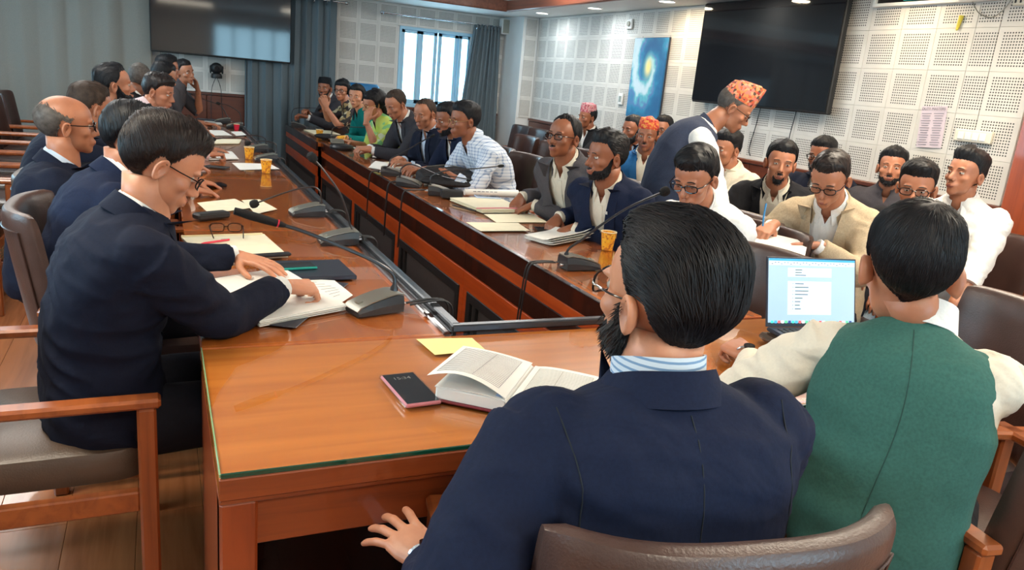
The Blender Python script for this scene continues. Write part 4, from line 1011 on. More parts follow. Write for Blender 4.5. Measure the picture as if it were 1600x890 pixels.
mb = MB(); tube(mb, [(-.2, .02, .39), (-.2, .02, .41)], .003, 5); tube(mb, [(.27, .02, .39), (.27, .02, .41)], .003, 5); obj('hook', mb, M['metal'], t)
# small things on the right wall
t = thing('control_plate', 'white thermostat plate with a dark knob high on the right wall', 'thermostat', (4.478, 7.17, 2.165), -PI/2)
mb = MB(); box(mb, (0, 0, 0), (.10, .022, .10), .006); obj('plate', mb, M['white'], t, smooth=False); mb = MB(); tube(mb, [(.0, -.012, 0), (0, -.024, 0)], .026, 16); obj('knob', mb, M['micgrey'], t)
t = thing('wall_switch', 'small white switch plate left of the painting, lower on the right wall', 'switch', (4.480, 7.17, 1.405), -PI/2)
mb = MB(); box(mb, (0, 0, 0), (.085, .02, .12), .005); obj('plate', mb, M['white'], t, smooth=False); mb = MB(); box(mb, (0, -.012, 0), (.04, .008, .06), .003); obj('rocker', mb, M['micgrey'], t, smooth=False)
t = thing('switch_panel', 'wide ivory switch panel with four rockers right of the notice', 'switch', (4.476, 3.137, 1.41), -PI/2)
mb = MB(); box(mb, (0, 0, 0), (.235, .03, .075), .006); obj('plate', mb, M['ivory'], t, smooth=False)
for i in range(4): mb = MB(); box(mb, (-.072+i*.047, -.017, -.002), (.040, .008, .045), .003); obj('rocker', mb, M['white'], t, smooth=False)
t = thing('wall_notice', 'typed paper notice taped to the perforated right wall', 'notice', (4.486, 3.44, 1.44), -PI/2); t.rotation_euler = (0, R(-4), -PI/2)
G = [[(x, -.0+.004*math.sin(x*20+z*9), z) for x in np.linspace(-.088, .088, 8)] for z in np.linspace(.13, -.13, 8)]; mb = MB(); sheet(mb, G, .001); obj('sheet', mb, plain('lilac_paper', (.66, .56, .62), .7), t)
mb = MB()
for i in range(14):
    z = .083-i*.0150
    for x0, x1 in ((-.078, -.008), (.008, .078)): box(mb, ((x0+x1)/2, -.008, z), (x1-x0-.01*(i % 3), .0006, .0035), .0002)
obj('text_line', mb, M['ink'], t, smooth=False)['kind'] = 'stuff'
def text(parent, s, size, loc, rot, mat, name='lettering', ext=.0004):
    cu = D.curves.new(name, 'FONT'); cu.body = s; cu.size = size; cu.extrude = ext; cu.align_x = 'CENTER'; o = D.objects.new(name, cu); C.objects.link(o); bpy.context.view_layer.update()
    me = D.meshes.new_from_object(o.evaluated_get(bpy.context.evaluated_depsgraph_get())); D.objects.remove(o); me.materials.clear(); me.materials.append(M[mat] if isinstance(mat, str) else mat); return link(name, me, parent, loc, rot)
text(t, 'DUTY MASTERS', .0235, (0, -.0065, .105), (PI/2, 0, 0), 'ink')
mb = MB(); revolve(mb, [(.0, -.045), (.007, -.04), (.010, -.02), (.014, .045), (0, .046)], m=10); o = obj('paint_tag', mb, plain('yellow_putty', (.75, .62, .06), .5)); o.location = (4.482, 3.41, 2.07); o.rotation_euler = (R(8), 0, 0); tag(o, 'yellow tapering blob of filler stuck high on the right wall', 'filler')
t = thing('booth_window', 'dark booth window with teal reflections at the top of the right wall', 'window', (4.475, 3.63, 2.30), -PI/2)
mb = MB()
for c, s in (((0, 0, -.10), (.88, .045, .022)), ((-.43, 0, 0), (.022, .0445, .22)), ((.43, 0, 0), (.022, .0445, .22))): box(mb, c, s, .003)
obj('frame', mb, M['white'], t, smooth=False); mb = MB(); box(mb, (0, .004, 0), (.85, .01, .20), .002); obj('pane', mb, M['blackgloss'], t, smooth=False)
tl_ = plain('teal_reflection_colour', (.02, .30, .30), .4); mb = MB(); box(mb, (-.14, -.006, -.05), (.14, .006, .06), .001); box(mb, (.06, -.006, -.05), (.16, .006, .05), .001); box(mb, (.33, -.006, -.06), (.12, .006, .04), .001); obj('teal_reflection', mb, tl_, t, smooth=False)  # reflections in the dark pane, modelled as thin teal-coloured patches
t = thing('wireless_box', 'white wireless box under the booth window with a loose cable', 'router', (4.462, 3.34, 2.205), -PI/2)
mb = MB(); box(mb, (0, 0, 0), (.17, .05, .035), .01); obj('housing', mb, M['white'], t, smooth=False); mb = MB(); tube(mb, smooth_path([(.0, .0, -.015), (.05, .01, -.08), (.13, .014, -.11), (.2, .012, -.07), (.24, .01, .0)], 18), .003, 6); obj('cable', mb, M['micgrey'], t)
t = thing('power_socket', 'ivory power socket beside the wireless box at the top right', 'socket', (4.478, 3.03, 2.20), -PI/2)
mb = MB(); box(mb, (0, 0, 0), (.13, .02, .09), .006); obj('plate', mb, M['ivory'], t, smooth=False); mb = MB(); [box(mb, c, (.010, .004, .018), .001) for c in ((-.03, -.011, .0), (-.045, -.011, -.022), (-.015, -.011, -.022))]; obj('slot', mb, M['black'], t, smooth=False)
# camera on the far wall
t = thing('conference_camera', 'black pan and tilt camera on the far wall below the screen', 'camera', (.62, 9.93, 1.20))
mb = MB(); revolve(mb, [(0, 0), (.06, 0), (.065, .02), (.055, .05), (.03, .06), (0, .06)], m=20); obj('base', mb, M['black'], t)
mb = MB(); ellipsoid(mb, (0, 0, .115), (.068, .06, .065)); obj('camera_head', mb, M['black'], t); mb = MB(); tube(mb, [(0, -.04, .115), (0, -.068, .112)], .028, 16); obj('lens_ring', mb, M['blackgloss'], t)
mb = MB(); box(mb, (-.065, 0, .10), (.02, .05, .09), .008); box(mb, (.065, 0, .10), (.02, .05, .09), .008); obj('yoke', mb, M['black'], t, smooth=False)
mb = MB(); tube(mb, smooth_path([(-.01, .03, 0), (-.05, .05, -.12), (-.06, .06, -.3), (-.06, .06, -.5)], 12), .004, 5); tube(mb, smooth_path([(.01, .03, 0), (.05, .05, -.12), (.06, .06, -.3), (.07, .06, -.5)], 12), .004, 5); obj('cable', mb, M['cable'], t)
# corner loudspeaker
t = thing('wall_loudspeaker', 'small grey loudspeaker high in the far right corner', 'speaker', (4.25, 9.93, 2.18)); mb = MB(); box(mb, (0, 0, 0), (.12, .12, .20), .01); obj('cabinet', mb, M['plaster'], t, smooth=False); mb = MB(); box(mb, (0, -.062, 0), (.10, .004, .17), .001); obj('grille', mb, M['micgrey'], t, smooth=False)

# ------------------------------------------------------------------ tables
def table_unit(label, x0, x1, y0, y1, inner, loc_group, top='table', front=True):
    """long table module; inner=+1: modesty front on the +x side, -1 on the -x side"""
    cx, cy = (x0+x1)/2, (y0+y1)/2; w_, l_ = x1-x0, y1-y0; t = thing('conference_table', label, 'table', (cx, cy, 0), group=loc_group)
    mb = MB(); box(mb, (0, 0, .737), (w_, l_-.002, .034), .003); obj('tabletop', mb, M[top], t, smooth=False)
    mb = MB(); box(mb, (-inner*.012, 0, .7575), (w_-.03, l_-.008, .005), .0008); obj('glass_sheet', mb, M['tableglass'], t, smooth=False)
    xi = inner*(w_/2)
    mb = MB(); box(mb, (xi+inner*.004, 0, .7225), (.022, l_, .083), .004); obj('edge_band', mb, M['darkwood'], t, smooth=False)
    mb = MB(); box(mb, (xi+inner*.017, 0, .763), (.008, l_, .004), .001); obj('edge_trim', mb, M['trim'], t, smooth=False)
    for nme, za, zb, dx, mt in (('veneer_band', .627, .680, .0, 'band'), ('dark_band', .537, .625, -.004, 'darkwood'), ('veneer_band', .44, .535, .0, 'band')):
        mb = MB(); box(mb, (xi+inner*dx, 0, (za+zb)/2), (.018, l_-.001, zb-za-.002), .002); obj(nme, mb, M[mt], t, smooth=False)
    mb = MB(); box(mb, (xi-inner*.006, l_/2-.03, .22), (.018, .058, .44), .002); box(mb, (xi-inner*.006, -l_/2+.03, .22), (.018, .058, .44), .002); obj('upright', mb, M['band'], t, smooth=False)
    fr_ = MB()
    for c, s in (((0, 0, .415), (.02, l_-.12, .05)), ((0, 0, .045), (.02, l_-.12, .09)), ((0, l_/2-.085, .23), (.0198, .05, .33)), ((0, -l_/2+.085, .23), (.0198, .05, .33)), ((0, l_/2-.18, .23), (.0198, .03, .33))): box(fr_, (xi+inner*.0+c[0], c[1], c[2]), s, .003)
    obj('panel_frame', fr_, M['black'], t, smooth=False); mb = MB(); box(mb, (xi-inner*.012, 0, .23), (.01, l_-.16, .33), .002); obj('modesty_panel', mb, M['grey_panel'], t, smooth=False)
    for sy in (-1, 1):
        mb = MB(); box(mb, (-inner*(w_/2-.035), sy*(l_/2-.035), .36), (.05, .05, .715), .004); obj('leg', mb, M['leg'], t, smooth=False)
    mb = MB(); box(mb, (-inner*(w_/2-.02), 0, .685), (.022, l_-.12, .068), .003); obj('apron', mb, M['apron'], t, smooth=False)
    return t
LY = [1.957, 3.403, 4.93, 6.42, 7.92, 9.3]; RY = [1.972, 3.495, 4.72, 6.0, 7.383, 9.35]
nm_ = ['nearest', 'second', 'third', 'fourth', 'farthest']
for i in range(5):
    table_unit('%s module of the left conference table, glass over orange wood' % nm_[i], .079, .735, LY[i], LY[i+1], 1, 'left conference table modules')
    table_unit('%s module of the right conference table with banded front' % nm_[i], 1.392-(.045 if i == 4 else 0), 1.93, RY[i], RY[i+1], -1, 'right conference table modules')
# raised metal strips round the inner well
t = thing('edge_strip', 'dark metal strip along the inner edge of the left table', 'edging', (.772, 5.5, 0)); mb = MB(); box(mb, (0, 0, .770), (.030, 7.05, .022), .004); obj('strip', mb, M['trim'], t, smooth=False)
t = thing('edge_strip', 'dark metal strip along the far edge of the near cross table', 'edging', (1.06, 1.974, 0)); mb = MB(); box(mb, (0, 0, .770), (.61, .028, .022), .004); obj('strip', mb, M['trim'], t, smooth=False)
# near cross table
t = thing('cross_table', 'near cross table with a glass sheet and green glass edge', 'table', (1.32, 1.62, 0))
X0, X1, Y0, Y1 = .079-1.32, 2.24-1.32, 1.29-1.62, 1.952-1.62
mb = MB(); box(mb, ((X0+X1)/2, 0, .730), (X1-X0, Y1-Y0, .048), .004); obj('tabletop', mb, M['table_x'], t, smooth=False)
mb = MB(); box(mb, ((X0+X1)/2, -.001, .7575), (X1-X0-.006, Y1-Y0-.006, .006), .0006); obj('glass_sheet', mb, M['tableglass'], t, smooth=False)
mb = MB(); box(mb, ((X0+X1)/2, Y0+.0025, .7565), (X1-X0-.006, .005, .0095), .001); obj('glass_edge', mb, M['glassedge'], t, smooth=False)
mb = MB(); box(mb, (X0+.0015, 0, .7575), (.003, Y1-Y0-.006, .0075), .001); obj('glass_edge', mb, plain('pale_glass_edge', (.25, .4, .2), .1), t, smooth=False)
mb = MB(); box(mb, ((X0+X1)/2, Y0-.001, .7315), (X1-X0+.001, .008, .043), .002); obj('edge_band', mb, M['apron'], t, smooth=False)
mb = MB(); box(mb, ((X0+X1)/2, Y0+.030, .652), (X1-X0-.12, .025, .106), .003); obj('apron', mb, M['apron'], t, smooth=False)
mb = MB(); box(mb, ((X0+X1)/2, Y0+.012, .704), (X1-X0, .024, .012), .003); obj('lower_moulding', mb, M['apron'], t, smooth=False)
mb = MB(); box(mb, (X0+.014, 0, .352), (.028, Y1-Y0-.02, .704), .003); obj('end_panel', mb, M['leg'], t, smooth=False)
mb = MB(); box(mb, (X1-.014, 0, .352), (.028, Y1-Y0-.02, .704), .003); obj('end_panel', mb, M['leg'], t, smooth=False)
for xx in (X0+.033, X1-.033): mb = MB(); box(mb, (xx, Y0+.033, .350), (.066, .062, .70), .005); obj('leg', mb, M['leg'], t, smooth=False)
mb = MB(); box(mb, ((X0+X1)/2, Y1-.05, .36), (X1-X0-.06, .02, .70), .003); obj('modesty_panel', mb, M['darkwood'], t, smooth=False)

# ------------------------------------------------------------------ chairs (sitter looks to +y)
def make_chair(label, lm='leather'):
    t = thing('conference_chair', label, 'chair')
    a = np.linspace(0, 2*PI, 18, endpoint=False)
    def sq(v, e): return math.copysign(abs(v)**e, v)
    rg = []
    for z, k in ((.400, .93), (.405, .985), (.425, 1), (.465, 1), (.485, .97), (.492, .86)): rg.append([(.245*k*sq(math.cos(t_), .35), .03+.245*k*sq(math.sin(t_), .35), z+(.006 if z > .49 else 0)) for t_ in np.linspace(0, 2*PI, 36, endpoint=False)])
    mb = MB(); V, Q, T_ = loft(rg); mb.add(V, Q); mb.t.append(T_); mb.mi_t.append(np.zeros(len(T_))); obj('seat', mb, M[lm], t)
    rg = []; n = 21
    for i in range(n):
        u = -1+2*i/(n-1); x = u*.262; e = 1-max(0, (abs(u)-.93)/.07)**2*.55; wrap = .085*abs(u)**3.0; row = []
        for t_ in np.linspace(0, 2*PI, 24, endpoint=False):
            cz, cy_ = math.sin(t_), math.cos(t_); hh = .245*(.955+.045*e)*sq(cz, .30); z = .70+hh*(1 if e > .99 else .985); y = -.275-.16*(z-.45)+wrap+.034*e*sq(cy_, .6)-(.02*(1-((z-.55)/.3)**2))*0
            row.append((x, y, z))
        rg.append(row)
    mb = MB(); V, Q, T_ = loft(rg); mb.add(V, Q); mb.t.append(T_); mb.mi_t.append(np.zeros(len(T_))); bk = obj('backrest', mb, M[lm], t)
    mb = MB(); P = []
    for u in np.linspace(-.93, .93, 20): z = .885; P.append((u*.262, -.275-.16*(z-.45)+.085*abs(u)**3-.0345, z))
    z2 = .50; P = [(-.93*.262, -.275-.16*(z2-.45)+.085*.93**3-.034, z2)]+P+[(.93*.262, -.275-.16*(z2-.45)+.085*.93**3-.034, z2)]; tube(mb, P, .0028, 5); obj('piping', mb, M['leather_dk'], bk)
    for s in (-1, 1):
        arm = MB(); box(arm, (s*.292, .015, .640), (.052, .56, .026), .007); ao = obj('armrest', arm, M['chairwood'], t, smooth=False)
        mb = MB(); box(mb, (s*.292, .262, .314), (.046, .044, .628), .006); obj('leg', mb, M['chairwood_z'], t, smooth=False)
        mb = MB(); box(mb, (s*.292, -.232, .314), (.046, .044, .628), .006); obj('leg', mb, M['chairwood_z'], t, smooth=False)
        mb = MB(); box(mb, (s*.292, .015, .375), (.030, .45, .055), .004); obj('side_rail', mb, M['chairwood'], t, smooth=False)
        mb = MB(); box(mb, (s*.292, .015, .14), (.022, .45, .03), .003); obj('stretcher', mb, M['chairwood'], t, smooth=False)
    for yy in (.262, -.225): mb = MB(); box(mb, (0, yy, .375), (.54, .026, .055), .004); obj('cross_rail', mb, M['chairwood'], t, smooth=False)
    mb = MB(); box(mb, (-.15, -.262, .43), (.03, .02, .14), .003); box(mb, (.15, -.262, .43), (.03, .02, .14), .003); obj('back_bracket', mb, M['chairwood_z'], t, smooth=False)
    return t
CH = {k: None for k in ('leather', 'leather_dk', 'leather_lt')}
def chair(x, y, yaw, label, mat='leather', group=None, z=0):
    rz = R(yaw)-PI/2
    if CH[mat] is None: c = CH[mat] = make_chair(label, mat); c.location = (x, y, z); c.rotation_euler = (0, 0, rz); c['label'] = label
    else: c = dup(CH[mat], (x, y, z), rz, label)
    if group: c['group'] = group
    elif 'group' in c: del c['group']
    return c
# ------------------------------------------------------------------ things on the tables
TZ = .7605
def mic(label, base, yaw, neck, head_r=.014, long_head=False, neck_r=.0045, rib=True, drop=None):
    """yaw: direction the wedge's low front points to"""
    t = thing('gooseneck_microphone', label, 'microphone', (base[0], base[1], TZ), R(yaw)); Rm = rotz(-R(yaw)); Lc = np.array([base[0], base[1], TZ])
    prof = [(.080, .012), (.070, .022), (.03, .036), (-.02, .048), (-.055, .053), (-.078, .050)]
    rg = [[(x, -.044, 0), (x, -.046, h*.5), (x, -.040, h*.98), (x, .040, h*.98), (x, .046, h*.5), (x, .044, 0)] for x, h in prof]
    mb = MB(); V, Q, T_ = loft(rg); mb.add(V, Q); mb.t.append(T_); mb.mi_t.append(np.zeros(len(T_))); bo = obj('base', mb, M['micdark'], t, smooth=False)
    G = [[(x, s*.041, h+.0018) for s in (-1, -.4, .4, 1)] for x, h in prof]; mb = MB(); sheet(mb, G, .0035); obj('top_plate', mb, M['micgrey'], t)
    if rib:
        mb = MB()
        for i in range(13): x = -.052+i*.0065; box(mb, (x, 0, np.interp(x, [p[0] for p in prof][::-1], [p[1] for p in prof][::-1])+.0028), (.003, .060, .002), .0006, roty(R(14)))
        obj('grille_ribs', mb, M['micdark'], t, smooth=False)
    mb = MB(); box(mb, (.055, .0, .034), (.018, .024, .008), .002, roty(R(20))); obj('talk_button', mb, M['micgrey'], t, smooth=False)
    mb = MB(); tube(mb, [(-.075, .02, .018), (-.095, .02, .018)], .006, 8); tube(mb, [(-.075, -.02, .018), (-.100, -.02, .018)], .006, 8); obj('connector', mb, M['metal'], t)
    P = [(-.066, 0, .048)]+[tuple(Rm@(np.array(p)-Lc)) for p in neck]; mb = MB(); Ps = smooth_path(P, 30); k = 22 if long_head else 27
    tube(mb, Ps, np.interp(np.arange(30), [0, 2, 3, 29], [neck_r*2, neck_r*1.8, neck_r, neck_r*.9]), 8); obj('gooseneck', mb, M['neck'], t)
    hb = MB(); d = unit(Ps[-1]-Ps[-2])
    if long_head: tube(hb, [Ps[-4], Ps[-3], Ps[-1], Ps[-1]+d*.05, Ps[-1]+d*.085], [.006, .010, .0125, .0125, .010], 14)
    else: tube(hb, [Ps[-1]-d*.012, Ps[-1], Ps[-1]+d*.012, Ps[-1]+d*.024, Ps[-1]+d*.030], [head_r*.6, head_r*.95, head_r, head_r*.85, head_r*.4], 14)
    obj('microphone_head', hb, M['foam'], t)
    if long_head: mb = MB(); tube(mb, [Ps[-3], Ps[-3]+d*.004], .0112, 14); obj('red_ring', mb, M['red'], t)
    if drop:
        mb = MB(); pts = [(-.10, .02, .018)]+[tuple(Rm@(np.array(p)-Lc)) for p in drop]; tube(mb, smooth_path(pts, 20), .004, 6); q = np.array(pts)+[0, .022, 0]; tube(mb, smooth_path(q, 20), .0035, 6); obj('cable', mb, M['cable'], t)
    return t
def nk(y, pts, dy=0): return [(x, y+dy*i/max(1, len(pts)-1), z) for i, (x, z) in enumerate(pts)]
def over(y, left=True, x0=.80, z0=.44): return [(x0-.03, y, .79), (x0+.02, y, .775), (x0+.03, y, .70), (x0+.03, y-.02, z0)] if left else [(x0+.02, y, .785), (x0-.035, y, .77), (x0-.045, y+.01, .66), (x0-.045, y+.03, z0)]
mic('near microphone with a ribbed top and a long thick neck bent towards the writing man', (.585, 2.195), 196, nk(2.22, [(.648, .86), (.61, .895), (.53, .935), (.378, .999), (.263, 1.035)]), long_head=True, neck_r=.0065, drop=over(2.2))
mic('microphone with a tall neck leaning back over the left table gap, round foam head', (.665, 3.13), 180, nk(3.13, [(.712, .84), (.701, .881), (.663, .974), (.596, 1.063), (.557, 1.105)]), head_r=.019, rib=False, drop=over(3.13))
mic('low microphone with a round foam head hanging over the loose papers on the left table', (.64, 3.74), 184, nk(3.73, [(.705, .85), (.692, .885), (.652, .900), (.547, .873), (.402, .815)]), head_r=.020, rib=False, drop=over(3.73))
mic('microphone beside the two yellow cups on the left table', (.69, 5.80), 180, nk(5.80, [(.765, .85), (.755, .888), (.678, .903), (.612, .894), (.575, .884)]), head_r=.018, rib=False, drop=over(5.8))
mic('microphone behind the two yellow cups, its neck reaching left over papers', (.70, 6.42), 180, nk(6.42, [(.765, .83), (.75, .868), (.66, .882), (.50, .857), (.38, .836)]), head_r=.018, rib=False, drop=over(6.4))
mic('microphone beside the small red cup on the left table', (.70, 8.45), 180, nk(8.45, [(.76, .85), (.74, .92), (.64, .98), (.55, .995)]), head_r=.014, rib=False)
mic('microphone with a long slender neck at the far end of the left table', (.62, 9.0), 180, nk(9.0, [(.66, .85), (.60, .94), (.45, .99), (.30, 1.04)]), head_r=.012, rib=False)
mic('near microphone on the right table with its foam head before the man in white', (1.56, 2.66), 0, nk(2.65, [(1.50, .845), (1.555, .88), (1.612, .925), (1.752, 1.014), (1.92, 1.085)]), head_r=.021, rib=False, neck_r=.0055, drop=over(2.66, False, 1.37, .50))
mic('microphone with a straight rising neck before the navy suited man', (1.49, 5.28), -20, nk(5.10, [(1.415, .85), (1.425, .896), (1.508, .943), (1.618, 1.013), (1.702, 1.062)]), head_r=.010, rib=False, drop=over(5.28, False, 1.37, .45))
mic('middle of three close microphones beside the black bag', (1.47, 4.80), -28, nk(4.75, [(1.395, .84), (1.402, .88), (1.473, .905), (1.673, .837), (1.85, .80)]), head_r=.010, rib=False, drop=over(4.8, False, 1.37, .42))
mic('nearest of the three close microphones beside the black bag, neck level', (1.575, 4.46), -24, nk(4.45, [(1.495, .84), (1.508, .88), (1.606, .914), (1.796, .933), (1.95, .954)]), head_r=.010, rib=False, drop=over(4.46, False, 1.37, .42))
mic('microphone at the far end of the right table before the man in the black cap', (1.42, 9.0), 0, nk(9.0, [(1.345, .86), (1.357, .94), (1.406, .971), (1.534, .984), (1.66, .986)]), head_r=.010, rib=False)
mic('microphone before the woman in lime green on the right table', (1.59, 7.62), 0, nk(7.6, [(1.52, .84), (1.541, .891), (1.653, .904), (1.811, .907), (1.95, .909)]), head_r=.011, rib=False)
def quadsheet(name, label, cat, pts, mat, n=1, th=.0008, step=.0012, curl=0, group=None, lines=None, z0=TZ+.0012, linemat='ink'):
    pts = np.array(pts); c = pts.mean(0); t = thing(name, label, cat, (c[0], c[1], z0), 0, group); A, B, Cc, D_ = pts-c
    for k in range(n):
        G = []; jt = rng.normal(0, .004, 2) if k else np.zeros(2)
        for u in np.linspace(0, 1, 7):
            row = []
            for v in np.linspace(0, 1, 7):
                p = (A*(1-v)+B*v)*(1-u)+(D_*(1-v)+Cc*v)*u; row.append((p[0]+jt[0], p[1]+jt[1], k*step+th+curl*(max(0, u-.6)**2+max(0, v-.7)**2)*(1+.5*k)+.0006*math.sin(u*5+v*4)))
            G.append(row)
        mb = MB(); sheet(mb, np.array(G)[:, ::-1], th); obj('sheet', mb, M[mat], t)
    if lines:
        mb = MB(); z = (n-1)*step+th+.0007
        for i in range(lines):
            u = .14+.74*i/lines; e = .55+.35*abs(math.sin(i*2.7)); p0 = (A*.88+B*.12)*(1-u)+(D_*.88+Cc*.12)*u; p1 = (A*(1-.88*e)+B*.88*e)*(1-u)+(D_*(1-.88*e)+Cc*.88*e)*u; d = p1-p0; L = np.linalg.norm(d); box(mb, ((p0[0]+p1[0])/2, (p0[1]+p1[1])/2, z+.0004+curl*(max(0, u-.6)**2)), (L, .0022, .0003), .0001, rotz(math.atan2(d[1], d[0])))
        obj('text_line', mb, M[linemat], t, smooth=False)['kind'] = 'stuff'
    return t
def block(name, label, cat, c, size, yaw, mat, z=0, b=.004, group=None, parts=(), tilt=None):
    t = thing(name, label, cat, (c[0], c[1], TZ+.001+z), R(yaw), group); mb = MB(); box(mb, (0, 0, size[2]/2), size, b); obj('body', mb, M[mat], t, smooth=False)
    for nm, cc, ss, mm in parts: mb = MB(); box(mb, cc, ss, .001); obj(nm, mb, M[mm], t, smooth=False)
    return t
def phone(label, c, yaw, mat='black', z=0, lz=.155, w_=.076):
    return block('mobile_phone', label, 'phone', c, (w_, lz, .0095), yaw, mat, z, .003, parts=(('display', (0, 0, .0098), (w_-.006, lz-.008, .0008), 'blackgloss'),))
def pen(label, p0, p1, mat, z=.004, r_=.0042):
    p0 = np.array(p0); p1 = np.array(p1); c = (p0+p1)/2; t = thing('pen', label, 'pen', (c[0], c[1], TZ+z)); a = np.array([*(p0-c), .004]); e = np.array([*(p1-c), .004]); mb = MB(); tube(mb, [a, a*.9+e*.1, e], [r_*.4, r_, r_], 8); obj('barrel', mb, M[mat], t)
    mb = MB(); tube(mb, [a*.05+e*.95+[0, 0, r_], a*.3+e*.7+[0, 0, r_*1.4]], r_*.35, 5); obj('clip', mb, M['metal'], t); return t
# left table
t = quadsheet('document_file', 'cream paper file under the spectacles on the left table', 'file', [(.066, 3.18), (.384, 3.25), (.425, 2.872), (.141, 2.80)], 'cream', 4, .0015, .0028, lines=0)
mb = MB(); tube(mb, [(-.19, .155, .014), (0, .185, .014), (.12, .21, .014)], .004, 6); obj('binding', mb, M['cuprim'], t)
quadsheet('notebook', 'open notebook the nearest man in navy is writing in', 'notebook', [(.100, 2.50), (.376, 2.66), (.498, 2.20), (.235, 2.08)], 'paper', 6, .002, .003, lines=9)
block('notebook_cover', 'dark cover board showing below the writing notebook', 'cover', (.305, 2.355), (.33, .50, .0035), -29, 'navyfile', 0, .001)
quadsheet('loose_paper', 'loose note sheet beside the near microphone base', 'paper', [(.393, 2.56), (.53, 2.53), (.552, 2.346), (.471, 2.23)], 'paper', 1, lines=7, z0=TZ+.004)
block('laptop_closed', 'closed flat black laptop on the left table behind the notebook', 'laptop', (.455, 2.655), (.30, .235, .016), 3, 'navyfile', 0, .003)
phone('teal edged mobile phone lying on the closed black laptop', (.41, 2.66), -82, 'teal', .017)
block('pen_case', 'slim dark pen case along the lower edge of the cream file', 'pen case', (.335, 2.84), (.20, .03, .012), 14, 'micdark', .012)
pen('red pen lying on the cream file', (.130, 3.04), (.235, 3.11), 'red', .014)
t = thing('spectacles', 'pair of black framed spectacles resting on the cream file', 'glasses', (.235, 3.26, TZ+.013))
for s_ in (-1, 1):
    mb = MB(); P = [(s_*.034+.027*math.copysign(abs(math.cos(a))**.7, math.cos(a)), 0, .022+.018*math.copysign(abs(math.sin(a))**.7, math.sin(a))) for a in np.linspace(0, 2*PI, 22)]; tube(mb, P, .0022, 6, caps=False); tube(mb, [(s_*.062, 0, .03), (s_*.066, -.01, .03), (s_*.055, -.13, .006)], .0022, 5); f = obj('rim', mb, M['blackgloss'], t); mb = MB(); mb.add(P[:-1]+[(s_*.034, 0, .022)], [(i, (i+1) % 21, 21) for i in range(21)]); obj('lens', mb, M['lens'], f)
mb = MB(); tube(mb, [(-.008, 0, .024), (0, 0, .027), (.008, 0, .024)], .0022, 6); obj('bridge', mb, M['blackgloss'], t)
quadsheet('loose_paper', 'left one of the two cream papers under the round microphone head', 'paper', [(.160, 4.00), (.345, 4.14), (.41, 3.90), (.200, 3.73)], 'cream', 2, lines=0)
quadsheet('loose_paper', 'right one of the two cream papers under the round microphone head', 'paper', [(.37, 4.09), (.462, 4.13), (.515, 3.85), (.40, 3.72)], 'cream', 1, z0=TZ+.004)
block('radio_handset', 'black handset with a strap lying at the elbow of the man in navy', 'handset', (.20, 3.62), (.06, .16, .03), -60, 'black', 0, .008)
block('wallet', 'black folded wallet on the left table beside a seated man', 'wallet', (.265, 4.54), (.12, .09, .018), 20, 'blackgloss', 0, .006)
quadsheet('loose_paper', 'white paper with the nearest yellow cup standing on it', 'paper', [(.443, 5.60), (.700, 5.626), (.730, 5.367), (.466, 5.256)], 'paper', 1)
block('mobile_phone', 'black phone left of the yellow cups on the left table', 'phone', (.33, 5.33), (.075, .15, .01), 60, 'black')
for lab, pts, mt, n in (('white papers left of the two yellow cups', [(.30, 6.15), (.50, 6.22), (.508, 5.80), (.31, 5.70)], 'paper', 3), ('cream edged papers under the farther microphone neck', [(.34, 7.06), (.65, 7.20), (.60, 6.85), (.33, 6.70)], 'cream', 3),
                        ('left pile of white papers past the farther microphones', [(.36, 7.92), (.56, 8.0), (.60, 7.55), (.36, 7.40)], 'paper', 2), ('right pile of white papers past the farther microphones', [(.62, 7.92), (.725, 8.0), (.735, 7.62), (.64, 7.56)], 'paper', 2), ('white papers near the far end of the left table', [(.40, 9.03), (.60, 9.10), (.60, 8.72), (.40, 8.58)], 'paper', 2)):
    quadsheet('paper_stack', lab, 'paper', pts, mt, n, .002, .003)
t = block('laptop_far', 'bluish closed laptop at the far end of the left table', 'laptop', (.52, 9.14), (.30, .18, .018), 0, 'navyfile'); t.name = 'laptop'
def cup(label, x, y, h=.085, r_=.036, mat='cup', lying=False, z=0):
    t = thing('paper_cup', label, 'cup', (x, y, TZ+z)); mb = MB(); revolve(mb, [(r_*.70, 0), (r_*.72, .004), (r_*.98, h-.002), (r_*.93, h-.002), (r_*.66, .008)], m=24); obj('cup_wall', mb, M[mat], t)
    mb = MB(); P = [(r_*math.cos(a), r_*math.sin(a), h) for a in np.linspace(0, 2*PI, 25)]; tube(mb, P, .0022, 6, caps=False); obj('rolled_rim', mb, M['cuprim'], t); mb = MB(); revolve(mb, [(0, h*.72), (r_*.9, h*.72), (r_*.9, h*.73), (0, h*.73)], m=20); obj('tea', mb, M['coffee'], t)
    if lying: t.rotation_euler = (R(90), 0, R(60)); t.location.z += r_
    return t
cup('nearer yellow paper cup on the left table', .620, 5.18); cup('farther yellow paper cup on the left table', .585, 5.88); cup('small red paper cup near the far end of the left table', .70, 8.25, .055, .03, 'red')
cup('yellow paper cup on the right table beside the nearest microphone', 1.885, 2.975); cup('yellow paper cup standing before the woman in teal', 1.44, 7.80, .085, .036); cup('yellow paper cup lying on its side before the woman in teal', 1.56, 7.50, .08, .036, 'cup', True)
